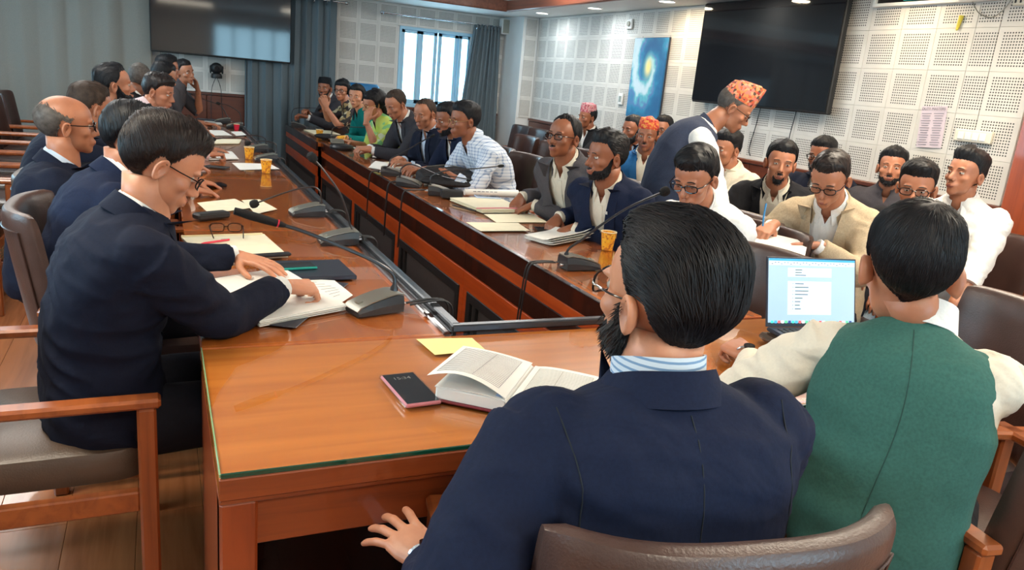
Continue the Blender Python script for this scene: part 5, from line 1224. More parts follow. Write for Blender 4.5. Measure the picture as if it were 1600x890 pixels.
# right table
quadsheet('loose_paper', 'single cream paper nearest the table edge on the right table', 'paper', [(1.410, 3.585), (1.70, 3.572), (1.667, 3.361), (1.400, 3.354)], 'cream', 1, curl=.02)
t = quadsheet('document_file', 'thick cream file with a pink cord on the right table', 'file', [(1.55, 4.22), (1.88, 4.28), (1.90, 3.86), (1.60, 3.84)], 'cream', 5, .003, .004, lines=0)
mb = MB(); tube(mb, [(-.16, -.195, .026), (.0, -.19, .030), (.16, -.185, .026)], .004, 6); obj('pink_cord', mb, M['pink'], t)
quadsheet('loose_paper', 'cream paper lying just before the pink corded file', 'paper', [(1.60, 3.81), (1.91, 3.84), (1.885, 3.60), (1.58, 3.585)], 'cream', 2)
quadsheet('paper_stack', 'curling stack of papers beside the yellow cup on the right table', 'paper', [(1.567, 3.20), (1.80, 3.33), (1.92, 3.18), (1.63, 3.03)], 'paper', 5, .0015, .004, curl=.05)
pen('slim black pen on the stacked papers at the right table edge', (1.50, 4.05), (1.58, 3.88), 'black')
phone('pale blue phone lying on the pink corded file', (1.80, 4.25), 80, 'blueshade', .022); phone('black phone at the hands of the bearded man in navy', (1.80, 3.395), 76, 'black')
t = thing('rolled_newspaper', 'rolled white printed paper beside the black bag', 'newspaper', (1.89, 4.43, TZ+.024), R(-2)); mb = MB(); tube(mb, [(-.17, .0, 0), (0, 0, 0), (.19, -.0, 0)], [.020, .023, .025], 14); obj('roll', mb, M['paper'], t); mb = MB(); [box(mb, (-.11+.028*i, -.021, .010), (.02, .001, .004), .0002) for i in range(6)]; obj('text_line', mb, M['ink'], t, smooth=False)['kind'] = 'stuff'
block('black_adapter', 'black power adapter box by the rolled paper', 'adapter', (1.60, 4.34), (.13, .07, .05), -10, 'black', 0, .006)
for lab, pts, mt, n in (('white papers spread at the edge before the navy suited man', [(1.40, 5.62), (1.56, 6.05), (1.76, 5.85), (1.60, 5.35)], 'paper', 2), ('cream papers beside the three close microphones', [(1.62, 6.0), (1.84, 6.05), (1.86, 5.40), (1.66, 5.25)], 'cream', 2), ('white papers under the dark suited man\'s hands', [(1.58, 7.02), (1.84, 7.05), (1.84, 6.78), (1.60, 6.70)], 'paper', 2),
                        ('papers before the two women at the far right table', [(1.42, 8.62), (1.72, 8.7), (1.74, 8.25), (1.45, 8.15)], 'cream', 3), ('papers before the woman in lime green', [(1.66, 7.45), (1.86, 7.5), (1.86, 7.2), (1.66, 7.15)], 'paper', 2)):
    quadsheet('paper_stack', lab, 'paper', pts, mt, n, .0015, .003)
t = block('notebook', 'black covered notebook with a pale page edge on the right table', 'notebook', (1.74, 6.42), (.22, .30, .022), -14, 'navyfile', parts=(('page_block', (0, -.149, .011), (.212, .006, .014), 'paper'), ('elastic_band', (.07, 0, .0225), (.010, .296, .002), 'black')))
t = thing('conference_phone', 'round low black conference speaker on the right table', 'speakerphone', (1.47, 6.90, TZ)); mb = MB(); revolve(mb, [(.10, 0), (.105, .015), (.095, .035), (.05, .045), (0, .046)], m=28); obj('housing', mb, M['micdark'], t); mb = MB(); box(mb, (-.03, .05, .06), (.12, .07, .02), .006, rotx(R(25))); obj('control_head', mb, M['micgrey'], t, smooth=False)
t = thing('glasses_case', 'long soft black pouch before the woman in lime green', 'pouch', (1.52, 7.66, TZ)); mb = MB(); ellipsoid(mb, (0, 0, .03), (.17, .06, .032), 24, 12, rotz(R(-35))); obj('pouch', mb, M['bag'], t)
# black bag
t = thing('shoulder_bag', 'slumped black nylon bag before the man in the checked shirt', 'bag', (1.78, 4.82, TZ)); mb = MB()
for c, r_ in (((-.08, .06, .06), (.16, .11, .065)), ((.10, -.02, .05), (.15, .10, .05)), ((.04, .05, .08), (.12, .08, .05)), ((-.02, 0, .03), (.24, .13, .03))): ellipsoid(mb, c, r_, 24, 14, rotz(R(-20)))
o = obj('bag_body', mb, M['bag'], t); remesh(o, .010, 3)
mb = MB(); tube(mb, smooth_path([(-.2, .02, .06), (-.1, -.09, .085), (.06, -.12, .07), (.2, -.12, .05)], 16), .007, 6, flat=.5); obj('strap', mb, M['black'], t); mb = MB(); tube(mb, smooth_path([(-.16, .1, .115), (-.02, .06, .135), (.12, .02, .115)], 14), .003, 5); obj('zip', mb, M['micgrey'], t)
# near table
t = phone('large phone in a clear pink case on the near table', (.5125, 1.575), 4, 'pink', 0, .178, .084)
mb = MB(); box(mb, (0, 0, .0045), (.090, .184, .012), .003); obj('clear_case', mb, M['lens'], t, smooth=False)
text(t, '15:34', .020, (0, .050, .0104), (0, 0, 0), 'micgrey', 'clock_digits', .0001)
quadsheet('sticky_note', 'pale yellow note paper at the corner of the near table', 'note', [(.632, 1.915), (.793, 1.90), (.793, 1.795), (.645, 1.79)], 'yellow', 1)
# diary
t = thing('open_diary', 'thick open ruled diary with a maroon cover on the near table', 'diary', (.76, 1.50, TZ), R(-40)); 
W2, H2 = .34, .245
mb = MB(); box(mb, (0, 0, .004), (W2+.012, H2+.012, .006), .002); obj('cover', mb, M['maroon'], t, smooth=False)
mb = MB(); G = [[(W2/2*u, H2/2*v, .040-.010*(1-abs(u))**6-.004*u*u) for v in np.linspace(-1, 1, 4)] for u in np.linspace(-1, 1, 25)]; sheet(mb, G, .002)
mb2 = MB(); box(mb2, (-W2/4, 0, .020), (W2/2-.004, H2, .030), .003); box(mb2, (W2/4, 0, .020), (W2/2-.004, H2, .030), .003); obj('page_block', mb2, M['paper'], t, smooth=False)
obj('right_page', mb, M['paper'], t)
mb = MB(); G = []
for u in np.linspace(0, 1, 14): G.append([(-.004-u*(W2/2+.012), H2/2*v-.012*u, .040+.030*math.sin(u*PI*.9)*(.6-.4*v)+.014*u) for v in np.linspace(-1, 1, 6)])
sheet(mb, np.array(G)[:, ::-1], .0008); o = obj('lifted_page', mb, M['paper'], t)
def ruled(par, f, n, m_, mat, u0=.12, u1=.92):
    mb = MB()
    for i in range(n):
        v = -.82+1.64*i/(n-1); P = [np.array(f(u, v))+[0, 0, .0009] for u in np.linspace(u0, u1, 8)]; tube(mb, P, .0004, 4, flat=1)
    for u in (u0, (u0+u1)*.45, u1): tube(mb, [np.array(f(u, v))+[0, 0, .0009] for v in np.linspace(-.82, .82, 6)], .0005, 4)
    obj('ruling', mb, M[mat], par, smooth=False)
ruled(o, lambda u, v: (-.004-u*(W2/2+.012), H2/2*v-.012*u, .0405+.030*math.sin(u*PI*.9)*(.6-.4*v)+.014*u), 24, 3, 'ink')
ruled(o, lambda u, v: (W2/2*u, H2/2*v, .0405-.010*(1-abs(u))**6-.004*u*u), 24, 3, 'micgrey')
mb = MB(); box(mb, (-W2/4, 0, .0362), (W2/2-.03, H2-.02, .001), .0004); obj('blue_page', mb, M['blueshade'], t, smooth=False)
mb = MB(); tube(mb, [(.08, -H2/2-.002, .02), (.12, -H2/2-.014, .012), (.15, -H2/2-.03, .004)], .0035, 5, flat=.3); obj('ribbon', mb, M['red'], t)
# laptop
t = thing('laptop', 'open laptop with a text document on its screen', 'laptop', (1.875, 1.60, TZ), R(-9)); lw_ = .335; zb = .03
mb = MB(); box(mb, (0, 0, zb+.006), (lw_, .235, .013), .004); obj('keyboard_base', mb, M['navyfile'], t, smooth=False)
kb = MB()
for r_ in range(6):
    for k in range(14): box(kb, (-.137+k*.0211, .085-r_*.0195, zb+.0135), (.0175, .016, .003), .001)
obj('keys', kb, M['black'], t, smooth=False).__setitem__('kind', 'stuff'); mb = MB(); box(mb, (0, -.072, zb+.0128), (.12, .07, .001), .0003); obj('trackpad', mb, M['micgrey'], t, smooth=False)
tl = R(16); Rm = rotx(-tl); hinge = np.array([0, .117, zb+.012]); SH_ = .222
def onlid(name, c, s, mat, par): mb = MB(); box(mb, tuple(Rm@np.array(c)+hinge), s, min(.001, s[1]*.4), Rm); return obj(name, mb, mat if not isinstance(mat, str) else M[mat], par, smooth=False)
lid = onlid('lid', (0, .004, SH_/2), (lw_, .006, SH_), 'navyfile', t)
sc_ = onlid('display', (0, .0005, SH_/2+.004), (lw_-.010, .0012, SH_-.018), plain('lit_screen', (.3, .4, .5), .3, emis=((.50, .74, 1.0), .45)), lid)
pg = plain('lit_page', (.4, .5, .6), .3, emis=((.66, .90, 1.0), .60)); dk_ = plain('lit_text', (.05, .06, .08), .4); bl_ = plain('lit_titlebar', (.05, .3, .6), .4, emis=((.05, .38, .8), .5))
onlid('document_page', (-.01, -.0006, .092), (.165, .0008, .108), pg, lid); onlid('document_page', (-.01, -.0006, .174), (.165, .0008, .030), pg, lid); onlid('title_bar', (0, -.0006, .2135), (lw_-.012, .0008, .007), bl_, lid); onlid('toolbar', (0, -.0005, .2025), (lw_-.012, .0006, .014), pg, lid)
mb = MB(); y_ = -.0014
for i, L in enumerate((.026, .024, .040)): box(mb, tuple(Rm@np.array((-.065+L/2, y_, .182-i*.0085))+hinge), (L, .0004, .0022), .0001, Rm)
for i, L in enumerate((.032, .050, .050, .048, .028, .020, .018, .022)): box(mb, tuple(Rm@np.array((-.065+L/2, y_, .138-i*.0115))+hinge), (L, .0004, .0024), .0001, Rm); box(mb, tuple(Rm@np.array((-.073, y_, .138-i*.0115))+hinge), (.0018, .0004, .0022), .0001, Rm)
for i in range(26): box(mb, tuple(Rm@np.array((-.15+i*.0115, y_, .2045 if i % 3 else .200))+hinge), (.005, .0004, .0018), .0001, Rm)
obj('text_line', mb, dk_, lid, smooth=False)['kind'] = 'stuff'
dock = [(.05, .5, .45), (.05, .35, .7), (.6, .1, .1), (.75, .75, .8), (.1, .5, .25), (.02, .05, .2)]
for j, c in enumerate(dock):
    mb = MB()
    for i in range(j, 24, 6): box(mb, tuple(Rm@np.array((-.148+i*.0128, y_, .0155))+hinge), (.0095, .0004, .0085), .0001, Rm)
    obj('dock_icon', mb, plain('dock_icon', c, .4, emis=(c, .8)), lid, smooth=False)
t = block('laptop_sleeve', 'flat tan sleeve under the open laptop', 'sleeve', (1.865, 1.592), (.36, .27, .024), -9, 'leather_lt', 0, .009)
quadsheet('loose_paper', 'blank cream paper under the writing hand of the man in the green waistcoat', 'paper', [(1.50, 1.62), (1.64, 1.60), (1.60, 1.36), (1.42, 1.38)], 'cream', 2)
def slant(label, P4):
    P4 = np.array(P4); c_ = P4.mean(0); A, B, C2, D2 = P4-c_; t = thing('paper_sheet', label, 'paper', tuple(c_)); mb = MB(); sheet(mb, [[(A*(1-v)+B*v)*(1-u)+(D2*(1-v)+C2*v)*u for v in np.linspace(0, 1, 6)] for u in np.linspace(0, 1, 6)], .003); obj('sheet', mb, M['paper'], t); return t
slant('printed sheets the man in the beige blazer is writing on', [(2.55, 2.702, .908), (2.58, 2.452, .914), (2.40, 2.282, .884), (2.38, 2.575, .880)])
slant('loose sheets on the lap of the frowning man in spectacles', [(2.99, 2.80, .745), (3.23, 2.88, .745), (3.22, 2.66, .74), (3.05, 2.55, .74)])
t = pen('blue pen upright in the hand of the man in the beige blazer', (2.47, 2.62), (2.48, 2.63), 'blueshade'); D.objects.remove(t.children[1]); D.objects.remove(t.children[0]); t.location = (2.49, 2.64, .93); mb = MB(); tube(mb, [(0, 0, -.02), (.01, .02, .05), (.02, .03, .115)], .0042, 8); obj('barrel', mb, plain('blue_pen', (.05, .25, .55), .3), t)
block('floor_box', 'pale box on the floor behind the near table leg', 'box', (.20, 1.62), (.12, .10, .10), 0, 'ivory', -.757)
# blue chair far away
t = thing('blue_chair', 'bright blue vinyl chair against the far wall', 'chair', (2.30, 9.55, 0)); mb = MB(); box(mb, (0, .10, .98), (.40, .07, .62), .03); obj('backrest', mb, M['bluechair'], t); mb = MB(); box(mb, (0, -.12, .46), (.44, .44, .08), .03); obj('seat', mb, M['bluechair'], t)
for sx in (-1, 1):
    for yy in (-.3, .08): mb = MB(); tube(mb, [(sx*.19, yy, 0), (sx*.19, yy, .44)], .014, 8); obj('leg', mb, M['metal'], t)

# ------------------------------------------------------------------ chairs
for i, y in enumerate((5.0, 5.66, 6.32, 6.98, 7.64, 8.3, 8.96)):
    chair(-1.08, y, 0, 'dark leather chair in the empty second row at left, %s' % ['nearest', 'second', 'third', 'fourth', 'fifth', 'sixth', 'farthest'][i], 'leather_dk', 'empty second row chairs at left')
chair(-.315, 2.205, 1, 'brown leather chair of the near man in navy, its arm in front', 'leather_lt')
chair(-.10, 2.97, 0, 'chair of the man partly hidden behind the near writer', 'leather'); chair(-.17, 3.66, -2, 'tan leather chair behind the bald man in spectacles', 'leather_lt')
for y, nme in ((4.42, 'man with cropped hair'), (5.3, 'bearded man at left'), (5.98, 'man in pale pink at left'), (6.7, 'grey haired man turned away'), (7.45, 'man in a dark blue tie at left'), (8.1, 'man leaning on his hand at left'), (8.75, 'farthest man at left')): chair(-.22, y, 0, 'chair of the '+nme, 'leather')
for y, nme in ((9.3, 'man in the black cap'), (8.55, 'woman in the dark floral dress'), (7.85, 'woman in teal'), (7.15, 'woman in lime green'), (6.5, 'man in the dark grey suit'), (5.92, 'balding man in navy'), (5.38, 'man half hidden by the check shirt'), (4.86, 'man in the checked shirt')): chair(2.30, y, 180, 'leather chair of the '+nme, 'leather')
chair(2.42, 4.72, 180, 'empty brown chair just right of the checked shirt', 'leather')
chair(2.40, 4.12, 180, 'empty brown chair between the check shirt and the grey suit', 'leather')
chair(2.32, 3.55, 180, 'chair of the man in the grey suit with spectacles', 'leather'); chair(2.38, 2.95, 180, 'chair of the bearded man in the navy suit', 'leather'); chair(2.27, 2.66, 180, 'chair of the man in the white striped shirt', 'leather_dk')
chair(1.84, 2.12, 178, 'empty brown leather chair at the corner behind the laptop', 'leather')
for i, y in enumerate((4.75, 5.4, 6.05, 6.7, 7.35)): chair(3.22, y, 180, 'dark leather chair in the empty second row at right, %s' % ['nearest', 'second', 'third', 'fourth', 'farthest'][i], 'leather_dk', 'empty second row chairs at right')
for i, y in enumerate((7.9, 8.6, 9.1)): chair(3.98, y, 180, 'chair by the right wall, %s towards the far corner' % ['first', 'second', 'third'][i], 'leather_dk', 'chairs along the right wall at the back')
chair(.735, .965, 80, 'large brown leather chair of the man with his back to us in navy', 'leather'); chair(1.86, 1.02, 80, 'chair of the man in the green waistcoat', 'leather'); chair(2.22, 1.50, 163, 'brown leather chair right of the green waistcoat', 'leather')
# ------------------------------------------------------------------ the people
Z_ = np.array([0, 0, 1.])
H_short = dict(side=.007, top=.018, front=.075, quiff=.007, flow='down', len=.035)
def H(**k): d = dict(H_short); d.update(k); return d
def ex_pocket(o_, drape, seam, bv, L):
    seam(o_, [(-.06-.012*i/4, .15) for i in range(5)], False, 'pocket_welt', bv=bv)
# left side, looking to +x
def L1x(o_, drape, seam, bv, L): pass
r1 = person('man in a navy suit and spectacles writing at the nearest left seat', (.005, 2.13, 1.205), 12, 8, ph=-30, lean=.10, pelside=-.07, nz=.045, hunch=.035, pelz=.54, q='hi', tone='fair', hair=H(side=.012, top=.022, quiff=.010, flow='side', len=.06, front=.068, low=-.066, w=.0006), hairmat='hair_br', glasses=dict(r=.0021, m='blackgloss', h=.016),
       col='navy', handR=dict(w=(.315, 2.225, .835), dir=(.85, .30, -.12), palm=(-.1, .25, -1), pose='grip', pole=(-.1, -.5, -1.3)), handL=dict(w=(.215, 2.62, .835), dir=(.80, -.62, -.12), palm=(0, .05, -1), pose='flat', pole=(-.2, .9, -.8)), lids=.9, wrk=.009, ns=8000, va=.34, neckf=.0, coll=dict(h1=.032))
person('man with thick black hair and a dark suit behind the nearest writer', (-.085, 2.95, 1.175), 10, -10, ph=-25, lean=.14, hunch=.03, neckf=.0, nz=.04, tone='mid', hair=H(side=.013, top=.022, flow='side', len=.05), col='navy2', lids=.8, wrk=.006)
person('balding grey haired man in spectacles and a dark suit on the left side', (-.33, 3.48, 1.165), 4, 12, ph=0, lean=.08, hunch=.01, neckf=.02, nz=.055, tone='mid', hair=H(top=0, front=.10, side=.006), hairmat='hair_gr', glasses=dict(r=.0026, h=.018), col='navy', shirt='shirt_blue', wrk=.005)
person('man with closely cropped brown hair behind the balding man', (-.30, 4.22, 1.185), 4, 35, ph=-14, lean=.14, tone='mid', hair=H(side=.003, top=.012, front=.074), hairmat='hair_fade', col='navy', handR=dict(w=(.14, 4.2, .80)), handL=dict(w=(.16, 4.5, .80)))
person('man with a full black beard and slick hair on the left side', (-.24, 5.22, 1.255), 4, 12, ph=4, lean=.08, tone='mid', hair=H(front=.086, flow='back', len=.05, side=.008), beard='full', col='charcoal', handR=dict(w=(.14, 5.1, .80)), handL=dict(w=(.14, 5.4, .80)))
person('grey haired man turned away behind the bearded man', (-.13, 6.62, 1.25), 20, 75, ph=-8, lean=.1, tone='dark', hair=H(side=.003, top=.008), hairmat='hair_gr', col='f_black', handR=dict(w=(.16, 6.5, .80)), handL=dict(w=(.16, 6.8, .80)))
person('clean shaven man in a pale pink shirt leaning forward on the left side', (.00, 5.80, 1.205), 2, -22, ph=-14, rh=0, lean=.24, hunch=.05, tone='mid', hair=H(side=.010, top=.02, quiff=.01, flow='side', front=.062), hairmat='hair_br', outfit='shirt', shirt='shirt_pink', handR=dict(w=(.30, 5.72, .80), pose='fist'), handL=dict(w=(.32, 6.1, .80)))
person('man in a dark suit and blue tie past the pink shirt', (.04, 7.36, 1.262), 0, 15, ph=-20, lean=.12, tone='fair', hair=H(front=.078, side=.006), col='charcoal', tie='navy2', handR=dict(w=(.30, 7.3, .80)), handL=dict(w=(.30, 7.6, .80), pose='fist'))
person('man with black hair highest of the heads at the left far end', (.08, 8.05, 1.315), 0, 10, ph=-6, lean=.06, tone='mid', hair=H(side=.008, top=.02), col='greyjacket', handR=dict(w=(.28, 8.0, .80)), handL=dict(w=(.28, 8.3, .80)))
person('man resting his cheek on his hand at the far end of the left table', (.235, 8.00+.55, 1.285), -10, -48, ph=-2, rh=-10, lean=.20, tone='mid', hair=H(side=.005, top=.016), outfit='shirt', shirt='greyjacket', sleeve=.5, handL=dict(w=(.36, 8.62, 1.10), dir=(-.25, -.1, 1), palm=(-.7, -.3, .2), pose='relaxed', pole=(.4, .2, -1)), handR=dict(w=(.40, 8.30, .80)))
# right side far to near, looking to -x
person('man in a black cap and grey jacket at the far end of the right table', (1.76, 9.30, 1.215), 188, 238, ph=0, lean=.2, tone='brown', hair=H(), hat=dict(m='topi_black', h=.085, slant=0, side=0, crown=.004), beard='short', col='charcoal', handR=dict(w=(1.55, 9.1, .90), pose='clasp', dir=(-.4, -.6, .5)), handL=dict(w=(1.52, 8.98, .88), pose='clasp'))
person('woman in spectacles and a dark floral dress with hands clasped', (1.80, 8.52, 1.225), 185, 235, ph=0, lean=.2, hs=.96, sc=.9, tone='mid', hair=H(side=.018, top=.022, front=.058, burn=-.05, low=-.09, backv=.012, cover_ears=1, flow='down', len=.07, mess=2), glasses=dict(r=.002), outfit='kurta', shirt='floral', coll='none', sleeve=.45, handR=dict(w=(1.60, 8.45, 1.03), dir=(-.3, -.1, 1), palm=(0, -1, .2), pose='clasp', pole=(-.5, .2, -1)), handL=dict(w=(1.61, 8.36, 1.03), dir=(-.3, .1, 1), palm=(0, 1, .2), pose='clasp', pole=(-.5, -.3, -1)))
person('woman in a teal kurta with long tied black hair', (1.79, 7.78, 1.205), 190, 236, ph=-4, lean=.2, hs=.98, sc=.9, tone='fair', hair=H(side=.018, top=.016, front=.068, burn=-.06, low=-.10, flow='part', len=.08, cover_ears=1, tail=[(0, -.09, 0), (0, -.105, -.1), (.02, -.10, -.22), (.02, -.09, -.32)], tailr=[.06, .055, .04, .02]), outfit='kurta', shirt='f_teal', coll='none', handR=dict(w=(1.68, 7.65, .80), pose='clasp', dir=(-1, -.3, 0)), handL=dict(w=(1.66, 7.52, .80), pose='clasp', dir=(-1, .3, 0)))
person('woman in a lime green printed kurta resting her cheek on her hand', (1.755, 6.98, 1.175), 190, 196, ph=-14, rh=6, lean=.26, hs=.98, sc=.9, tone='mid', hair=H(side=.022, top=.02, front=.066, burn=-.04, low=-.10, backv=.02, flow='part', len=.08, mess=2.2, cover_ears=1, tail=[(0, -.08, .02), (.0, -.12, -.06), (.0, -.12, -.16), (.0, -.10, -.25)], tailr=[.07, .075, .06, .03]), glasses=dict(r=.0014, m='gold'), outfit='kurta', shirt='limeprint', coll='none', sleeve=.62, handL=dict(w=(1.66, 6.80, 1.02), dir=(.3, .45, 1), palm=(.6, .6, .1), pose='relaxed', pole=(-.5, -.4, -1)), handR=dict(w=(1.60, 7.15, .80)))
person('man in a dark grey suit reading with hands together on the right table', (1.80, 6.38, 1.215), 192, 205, ph=-28, lean=.24, hunch=.05, tone='mid', hair=H(side=.004, top=.010, front=.088), hairmat='hair_fade', col='charcoal', lids=.85, handR=dict(w=(1.62, 6.50, .82), pose='clasp', dir=(-1, -.1, 0)), handL=dict(w=(1.60, 6.32, .82), pose='clasp', dir=(-1, .3, 0)), wrk=.006)
person('balding man in a navy suit looking down on the right side', (1.88, 5.83, 1.185), 195, 212, ph=-16, lean=.12, tone='mid', hair=H(side=.003, top=.005, front=.092), hairmat='hair_fade', col='navy', shirt='shirt_blue', lids=.9, handR=dict(w=(1.75, 5.9, .80)), handL=dict(w=(1.72, 5.6, .80)), va=.40, wrk=.005)
person('man in navy half hidden behind the checked shirt', (1.93, 5.42, 1.175), 185, 190, ph=-15, lean=.2, tone='brown', hair=H(side=.012, top=.022), col='navy2', beard='short', handR=dict(w=(1.7, 5.4, .80)), handL=dict(w=(1.7, 5.2, .80)))
person('man in a blue checked shirt and thin spectacles leaning on the right table', (1.86, 4.90, 1.205), 188, 182, ph=-6, lean=.24, hunch=.07, hs=1.03, tone='brown', hair=H(side=.006, top=.022, front=.072), glasses=dict(r=.0013, m='gold'), outfit='shirt', shirt='check', sleeve=.78, handL=dict(w=(1.70, 4.82, .86), dir=(-.5, .8, 0)), handR=dict(w=(1.66, 5.05, .84), dir=(-.9, -.3, 0)), wrk=.010)
person('man in a grey suit and spectacles with a receding hairline on the right side', (1.955, 3.65, 1.225), 204, 206, ph=4, lean=.20, tone='brown', hair=H(side=.008, top=.014, front=.094, wid=.006), glasses=dict(r=.0026, h=.016), beard='stache', col='greyjacket', shirt='shirt_cream', va=.50, vw=.075, handR=dict(w=(1.88, 3.95, .84), pose='clasp', dir=(-.5, -.55, -.35)), handL=dict(w=(1.90, 3.82, .82), pose='clasp', dir=(-.7, .2, -.35)), wrk=.006, extra=ex_pocket)
def navyx(o_, drape, seam, bv, L):
    drape(o_, [[(-.105, .185), (-.098, .185)], [(-.105, .215), (-.098, .215)]], .002, .004, 'pen_clip', M['gold'], bv=bv); drape(o_, [[(-.060, .085), (-.044, .085)], [(-.060, .10), (-.044, .10)]], .002, .009, 'lapel_badge', M['metal'], bv=bv)
person('bearded man in a navy suit and open white shirt on the right side', (1.93, 3.155, 1.18), 208, 180, ph=-3, lean=.16, tone='brown', hair=H(side=.006, top=.024, quiff=.01, flow='back', mess=2, len=.03), beard='short', col='navy2', shirt='shirt_cream', va=.44, vw=.062, handR=dict(w=(1.86, 3.44, .82), pose='clasp', dir=(-.6, -.6, -.3)), handL=dict(w=(1.86, 3.28, .80), pose='clasp', dir=(-.8, .1, -.3)), wrk=.006, extra=navyx, neckf=.03)
person('man in a white striped shirt and dark spectacles looking down', (1.975, 2.525, 1.175), 205, 206, ph=-22, lean=.22, hunch=.05, hs=1.04, tone='mid', hair=H(side=.013, top=.024, quiff=.006, flow='side', front=.066, mess=1.5, len=.05), glasses=dict(r=.0026, h=.015, w=.027), outfit='shirt', shirt='shirt_white', lids=.85, handR=dict(w=(1.86, 2.72, .82)), handL=dict(w=(1.84, 2.46, .82)), wrk=.008)
# standing man
person('standing man in a patterned topi and slate waistcoat bending forward', (2.76, 3.29, 1.455), 332, 324, ph=-30, lean=.16, hunch=.05, pelz=.90, stand=True, hs=.98, tone='mid', hair=H(side=.003, top=.004), hairmat='hair_gr', hat=dict(m='dhaka', h=.105, slant=.30, side=.05), glasses=dict(r=.0022), outfit='vest', col='slate', shirt='shirt_white', coll=dict(m='slate', fold=False, h0=-.02, h1=.035, r0=.074, r1=.066, gap=10, dip=.05), handL=dict(w=(2.90, 3.52, .80)), handR=dict(w=(2.66, 3.02, .78)), neckf=.075, pants='trouser', lids=.9, wrk=.006)
# second rows on the right
person('man in a red topi and bright blue jacket in the second row', (3.28, 4.82, 1.185), 232, 226, ph=2, lean=.04, tone='brown', hair=H(side=.004), hat=dict(m='dhaka_red', h=.09, slant=-.05, side=.12, crown=.02), beard='stache', col='blue', shirt='shirt_cream', va=.40, vw=.062, handR=dict(w=(3.0, 4.75, .66)), handL=dict(w=(3.15, 4.5, .66)), wrk=.006, extra=navyx)
person('young man in a cream jacket facing left beside the standing man', (3.32, 3.97, 1.19), 190, 186, ph=-4, lean=.05, tone='mid', hair=H(side=.003, top=.026, front=.066, mess=2), col='shirt_cream', shirt='shirt_cream', handR=dict(w=(2.9, 4.0, .66)), handL=dict(w=(2.9, 3.8, .66)))
M['shirt_cream2'] = M['shirt_cream']
person('man with a moustache in a black blazer looking sideways', (3.14, 3.285, 1.185), 222, 232, ph=-2, rh=4, lean=.16, hs=1.02, tone='mid', hair=H(side=.012, top=.022, flow='part', front=.068, len=.05), beard='goatee', col='f_black', shirt='shirt_cream', va=.50, vw=.08, handR=dict(w=(2.78, 3.25, .68)), handL=dict(w=(2.92, 3.0, .68)), wrk=.006)
person('man in a beige blazer and spectacles writing on a paper on his lap', (2.72, 2.53, 1.195), 208, 208, ph=-30, lean=.16, hunch=.05, hs=1.03, tone='mid', hair=H(side=.004, top=.016, front=.076, flow='side'), hairmat='hair_br', glasses=dict(r=.0022, h=.015), col='beige', shirt='shirt_white', va=.48, vw=.075, lw=.06, lids=.9, handR=dict(w=(2.56, 2.66, .945), pose='grip', dir=(-.7, -.3, -.2), palm=(0, .2, -1)), handL=dict(w=(2.60, 2.42, .905), pose='relaxed', dir=(-.75, .55, -.1), palm=(-.3, 0, -1), pole=(.2, -.7, -1)), wrk=.006)
person('frowning man in heavy spectacles just behind the green waistcoat', (3.42, 2.63, 1.159), 205, 214, ph=-8, lean=.1, hs=1.1, tone='mid', hair=H(side=.006, top=.024, quiff=.012, flow='side', front=.068), glasses=dict(r=.0024, h=.016, w=.027), col='f_black', handR=dict(w=(3.30, 2.82, .80), pose='flat', dir=(-.9, -.1, -.2)), handL=dict(w=(3.12, 2.5, .74)))
person('young man in a white shirt with rolled sleeves sitting upright at the right', (3.63, 2.54, 1.245), 200, 180, ph=6, lean=.02, hs=1.0, tone='mid', hair=H(side=.004, top=.028, quiff=.014, front=.070, mess=1.5), outfit='shirt', shirt='shirt_white', sleeve=.68, armr=1.08, handR=dict(w=(3.30, 2.6, .64)), handL=dict(w=(3.42, 2.30, .62), dir=(-.9, -.1, -.3), pole=(.3, -.5, -1)), pants='jeans', wrk=.010)
person('man in a pink topi and dark jacket farthest in the back row', (4.02, 7.04, 1.20), 200, 190, ph=0, lean=.04, tone='brown', hair=H(), hat=dict(m='dhaka_pink', h=.10, slant=0, side=.1), col='f_black', handR=dict(w=(3.7, 7.1, .66)), handL=dict(w=(3.7, 6.8, .66)))
person('bearded man in a dark suit left of the red topi', (3.60, 5.52, 1.19), 200, 192, ph=-4, lean=.04, tone='brown', hair=H(side=.006, top=.014), beard='full', col='navy', shirt='shirt_blue', handR=dict(w=(3.3, 5.5, .66)), handL=dict(w=(3.3, 5.2, .66)))
person('man in spectacles half hidden between the red topi and the standing man', (4.16, 5.88, 1.195), 205, 208, ph=-4, lean=.04, tone='mid', hair=H(side=.010, top=.02), glasses=dict(r=.0022), col='charcoal', handR=dict(w=(3.85, 5.9, .66)), handL=dict(w=(3.85, 5.6, .66)))
person('man in black spectacles and a dark jacket behind the beige blazer', (3.90, 3.73, 1.205), 205, 200, ph=-6, lean=.04, tone='brown', hair=H(side=.008, top=.022, front=.07, mess=1.6), glasses=dict(r=.0026), beard='full', col='navy', handR=dict(w=(3.6, 3.8, .66)), handL=dict(w=(3.6, 3.5, .66)))
person('bearded man in a dark grey shirt against the right wall', (4.05, 3.31, 1.19), 212, 216, ph=4, lean=.02, jaw=.08, tone='mid', hair=H(side=.012, top=.026, front=.068, mess=2.4), beard='short', outfit='shirt', shirt='darkshirt', handR=dict(w=(3.7, 3.4, .66)), handL=dict(w=(3.75, 3.1, .66)), wrk=.006)
person('person in camouflage at the right edge of the picture', (3.62, 1.62, 1.22), 190, 190, lean=.04, tone='brown', hair=H(), outfit='shirt', shirt='camo', pants='camo', handR=dict(w=(3.3, 1.78, .66)), handL=dict(w=(3.3, 1.45, .66)))
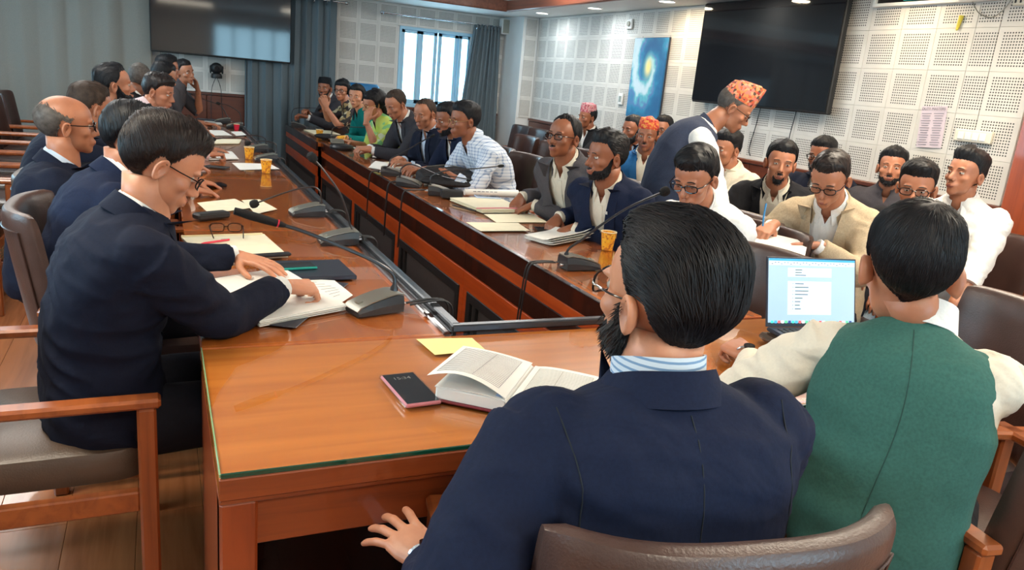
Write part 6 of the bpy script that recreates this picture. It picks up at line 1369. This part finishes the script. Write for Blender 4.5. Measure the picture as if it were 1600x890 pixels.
# chairs of the rows behind
for x, y, a, nme in ((3.62, 5.0, 225, 'man in the red topi'), (3.50, 3.98, 190, 'young man in cream'), (3.40, 3.45, 215, 'man in the black blazer'), (3.05, 2.66, 205, 'man in the beige blazer'), (3.62, 2.70, 205, 'frowning man in heavy spectacles'), (3.72, 2.52, 198, 'young man in the white shirt')): chair(x, y, a, 'leather chair of the '+nme, 'leather_dk')
# two men with their backs to the camera
def back_navy(o_, drape, seam, bv, L):
    seam(o_, [(.0, u) for u in np.linspace(.03, .50, 16)], True, 'back_seam', r_=.0011, bv=bv)
    for s in (-1, 1): seam(o_, [(s*(.185-.02*math.sin(q*PI)), .025+.25*q) for q in np.linspace(0, 1, 14)], True, 'armhole_seam', r_=.0012, bv=bv)
rN, TN, WN = person('man in a navy suit with slick black hair seen from behind in front', (.695, .925, 1.185), 82, 101, ph=3, lean=.0, hunch=.03, sc=1.08, hs=1.06, pelz=.55, q='hi', tone='fair', hair=H(side=.012, top=.024, front=.072, flow='back', len=.06, low=-.088, backv=.010, whorl=(.02, -.08, .07), mess=1.5, w=.0007), hairmat='hair', beard='full', glasses=dict(r=.002), col='navy2', shirt='stripe',
       handL=dict(w=(.405, 1.055, .672), dir=(-.28, .9, .05), palm=(.25, .1, -1), pose='splay', pole=(-.7, -.5, -.8)), handR=dict(w=(1.0, 1.26, .79)), coll=dict(m='stripe', h0=.0, h1=.046, r0=.068, r1=.066, fold=False, gap=20, dip=.03), extra=back_navy, wrk=.006, ns=15000, neckf=.03)
def back_green(o_, drape, seam, bv, L):
    seam(o_, [(-.006+.020*math.sin(u*9), u) for u in np.linspace(.02, .52, 24)], True, 'back_seam', M['seam_g'], r_=.0011, bv=bv)
rG, TG, WG = person('man in a green waistcoat and white shirt using the laptop, seen from behind', (1.50, 1.125, 1.165), 33, 50, ph=-14, lean=.07, neckf=-.045, nside=.035, pelside=.01, hunch=.05, sc=.95, hs=1.22, pelz=.54, q='hi', tone='mid', hair=H(side=.007, top=.017, flow='down', len=.022, low=-.075, w=.0005), outfit='vest', col='green', shirt='shirt_cream', handL=dict(w=(1.475, 1.515, .80), dir=(.05, .95, .05), palm=(.3, 0, -1), pose='grip', pole=(-.9, -.1, -.6)), handR=dict(w=(1.83, 1.40, .82), dir=(.2, .95, -.1), pose='relaxed', pole=(0, -.3, -1)), coll=dict(m='shirt_white', h0=.004, h1=.064, r0=.084, r1=.074, fold=False, gap=14, dip=.02), extra=back_green, wrk=.010, ns=15000, armr=1.06)
bake_all()
for (rt, arm, mt) in ((rN, WN[-1], 'metal'), (rG, WG[-1], 'metal')): watch('', rt, None, arm, tuple(rt.location), mt)
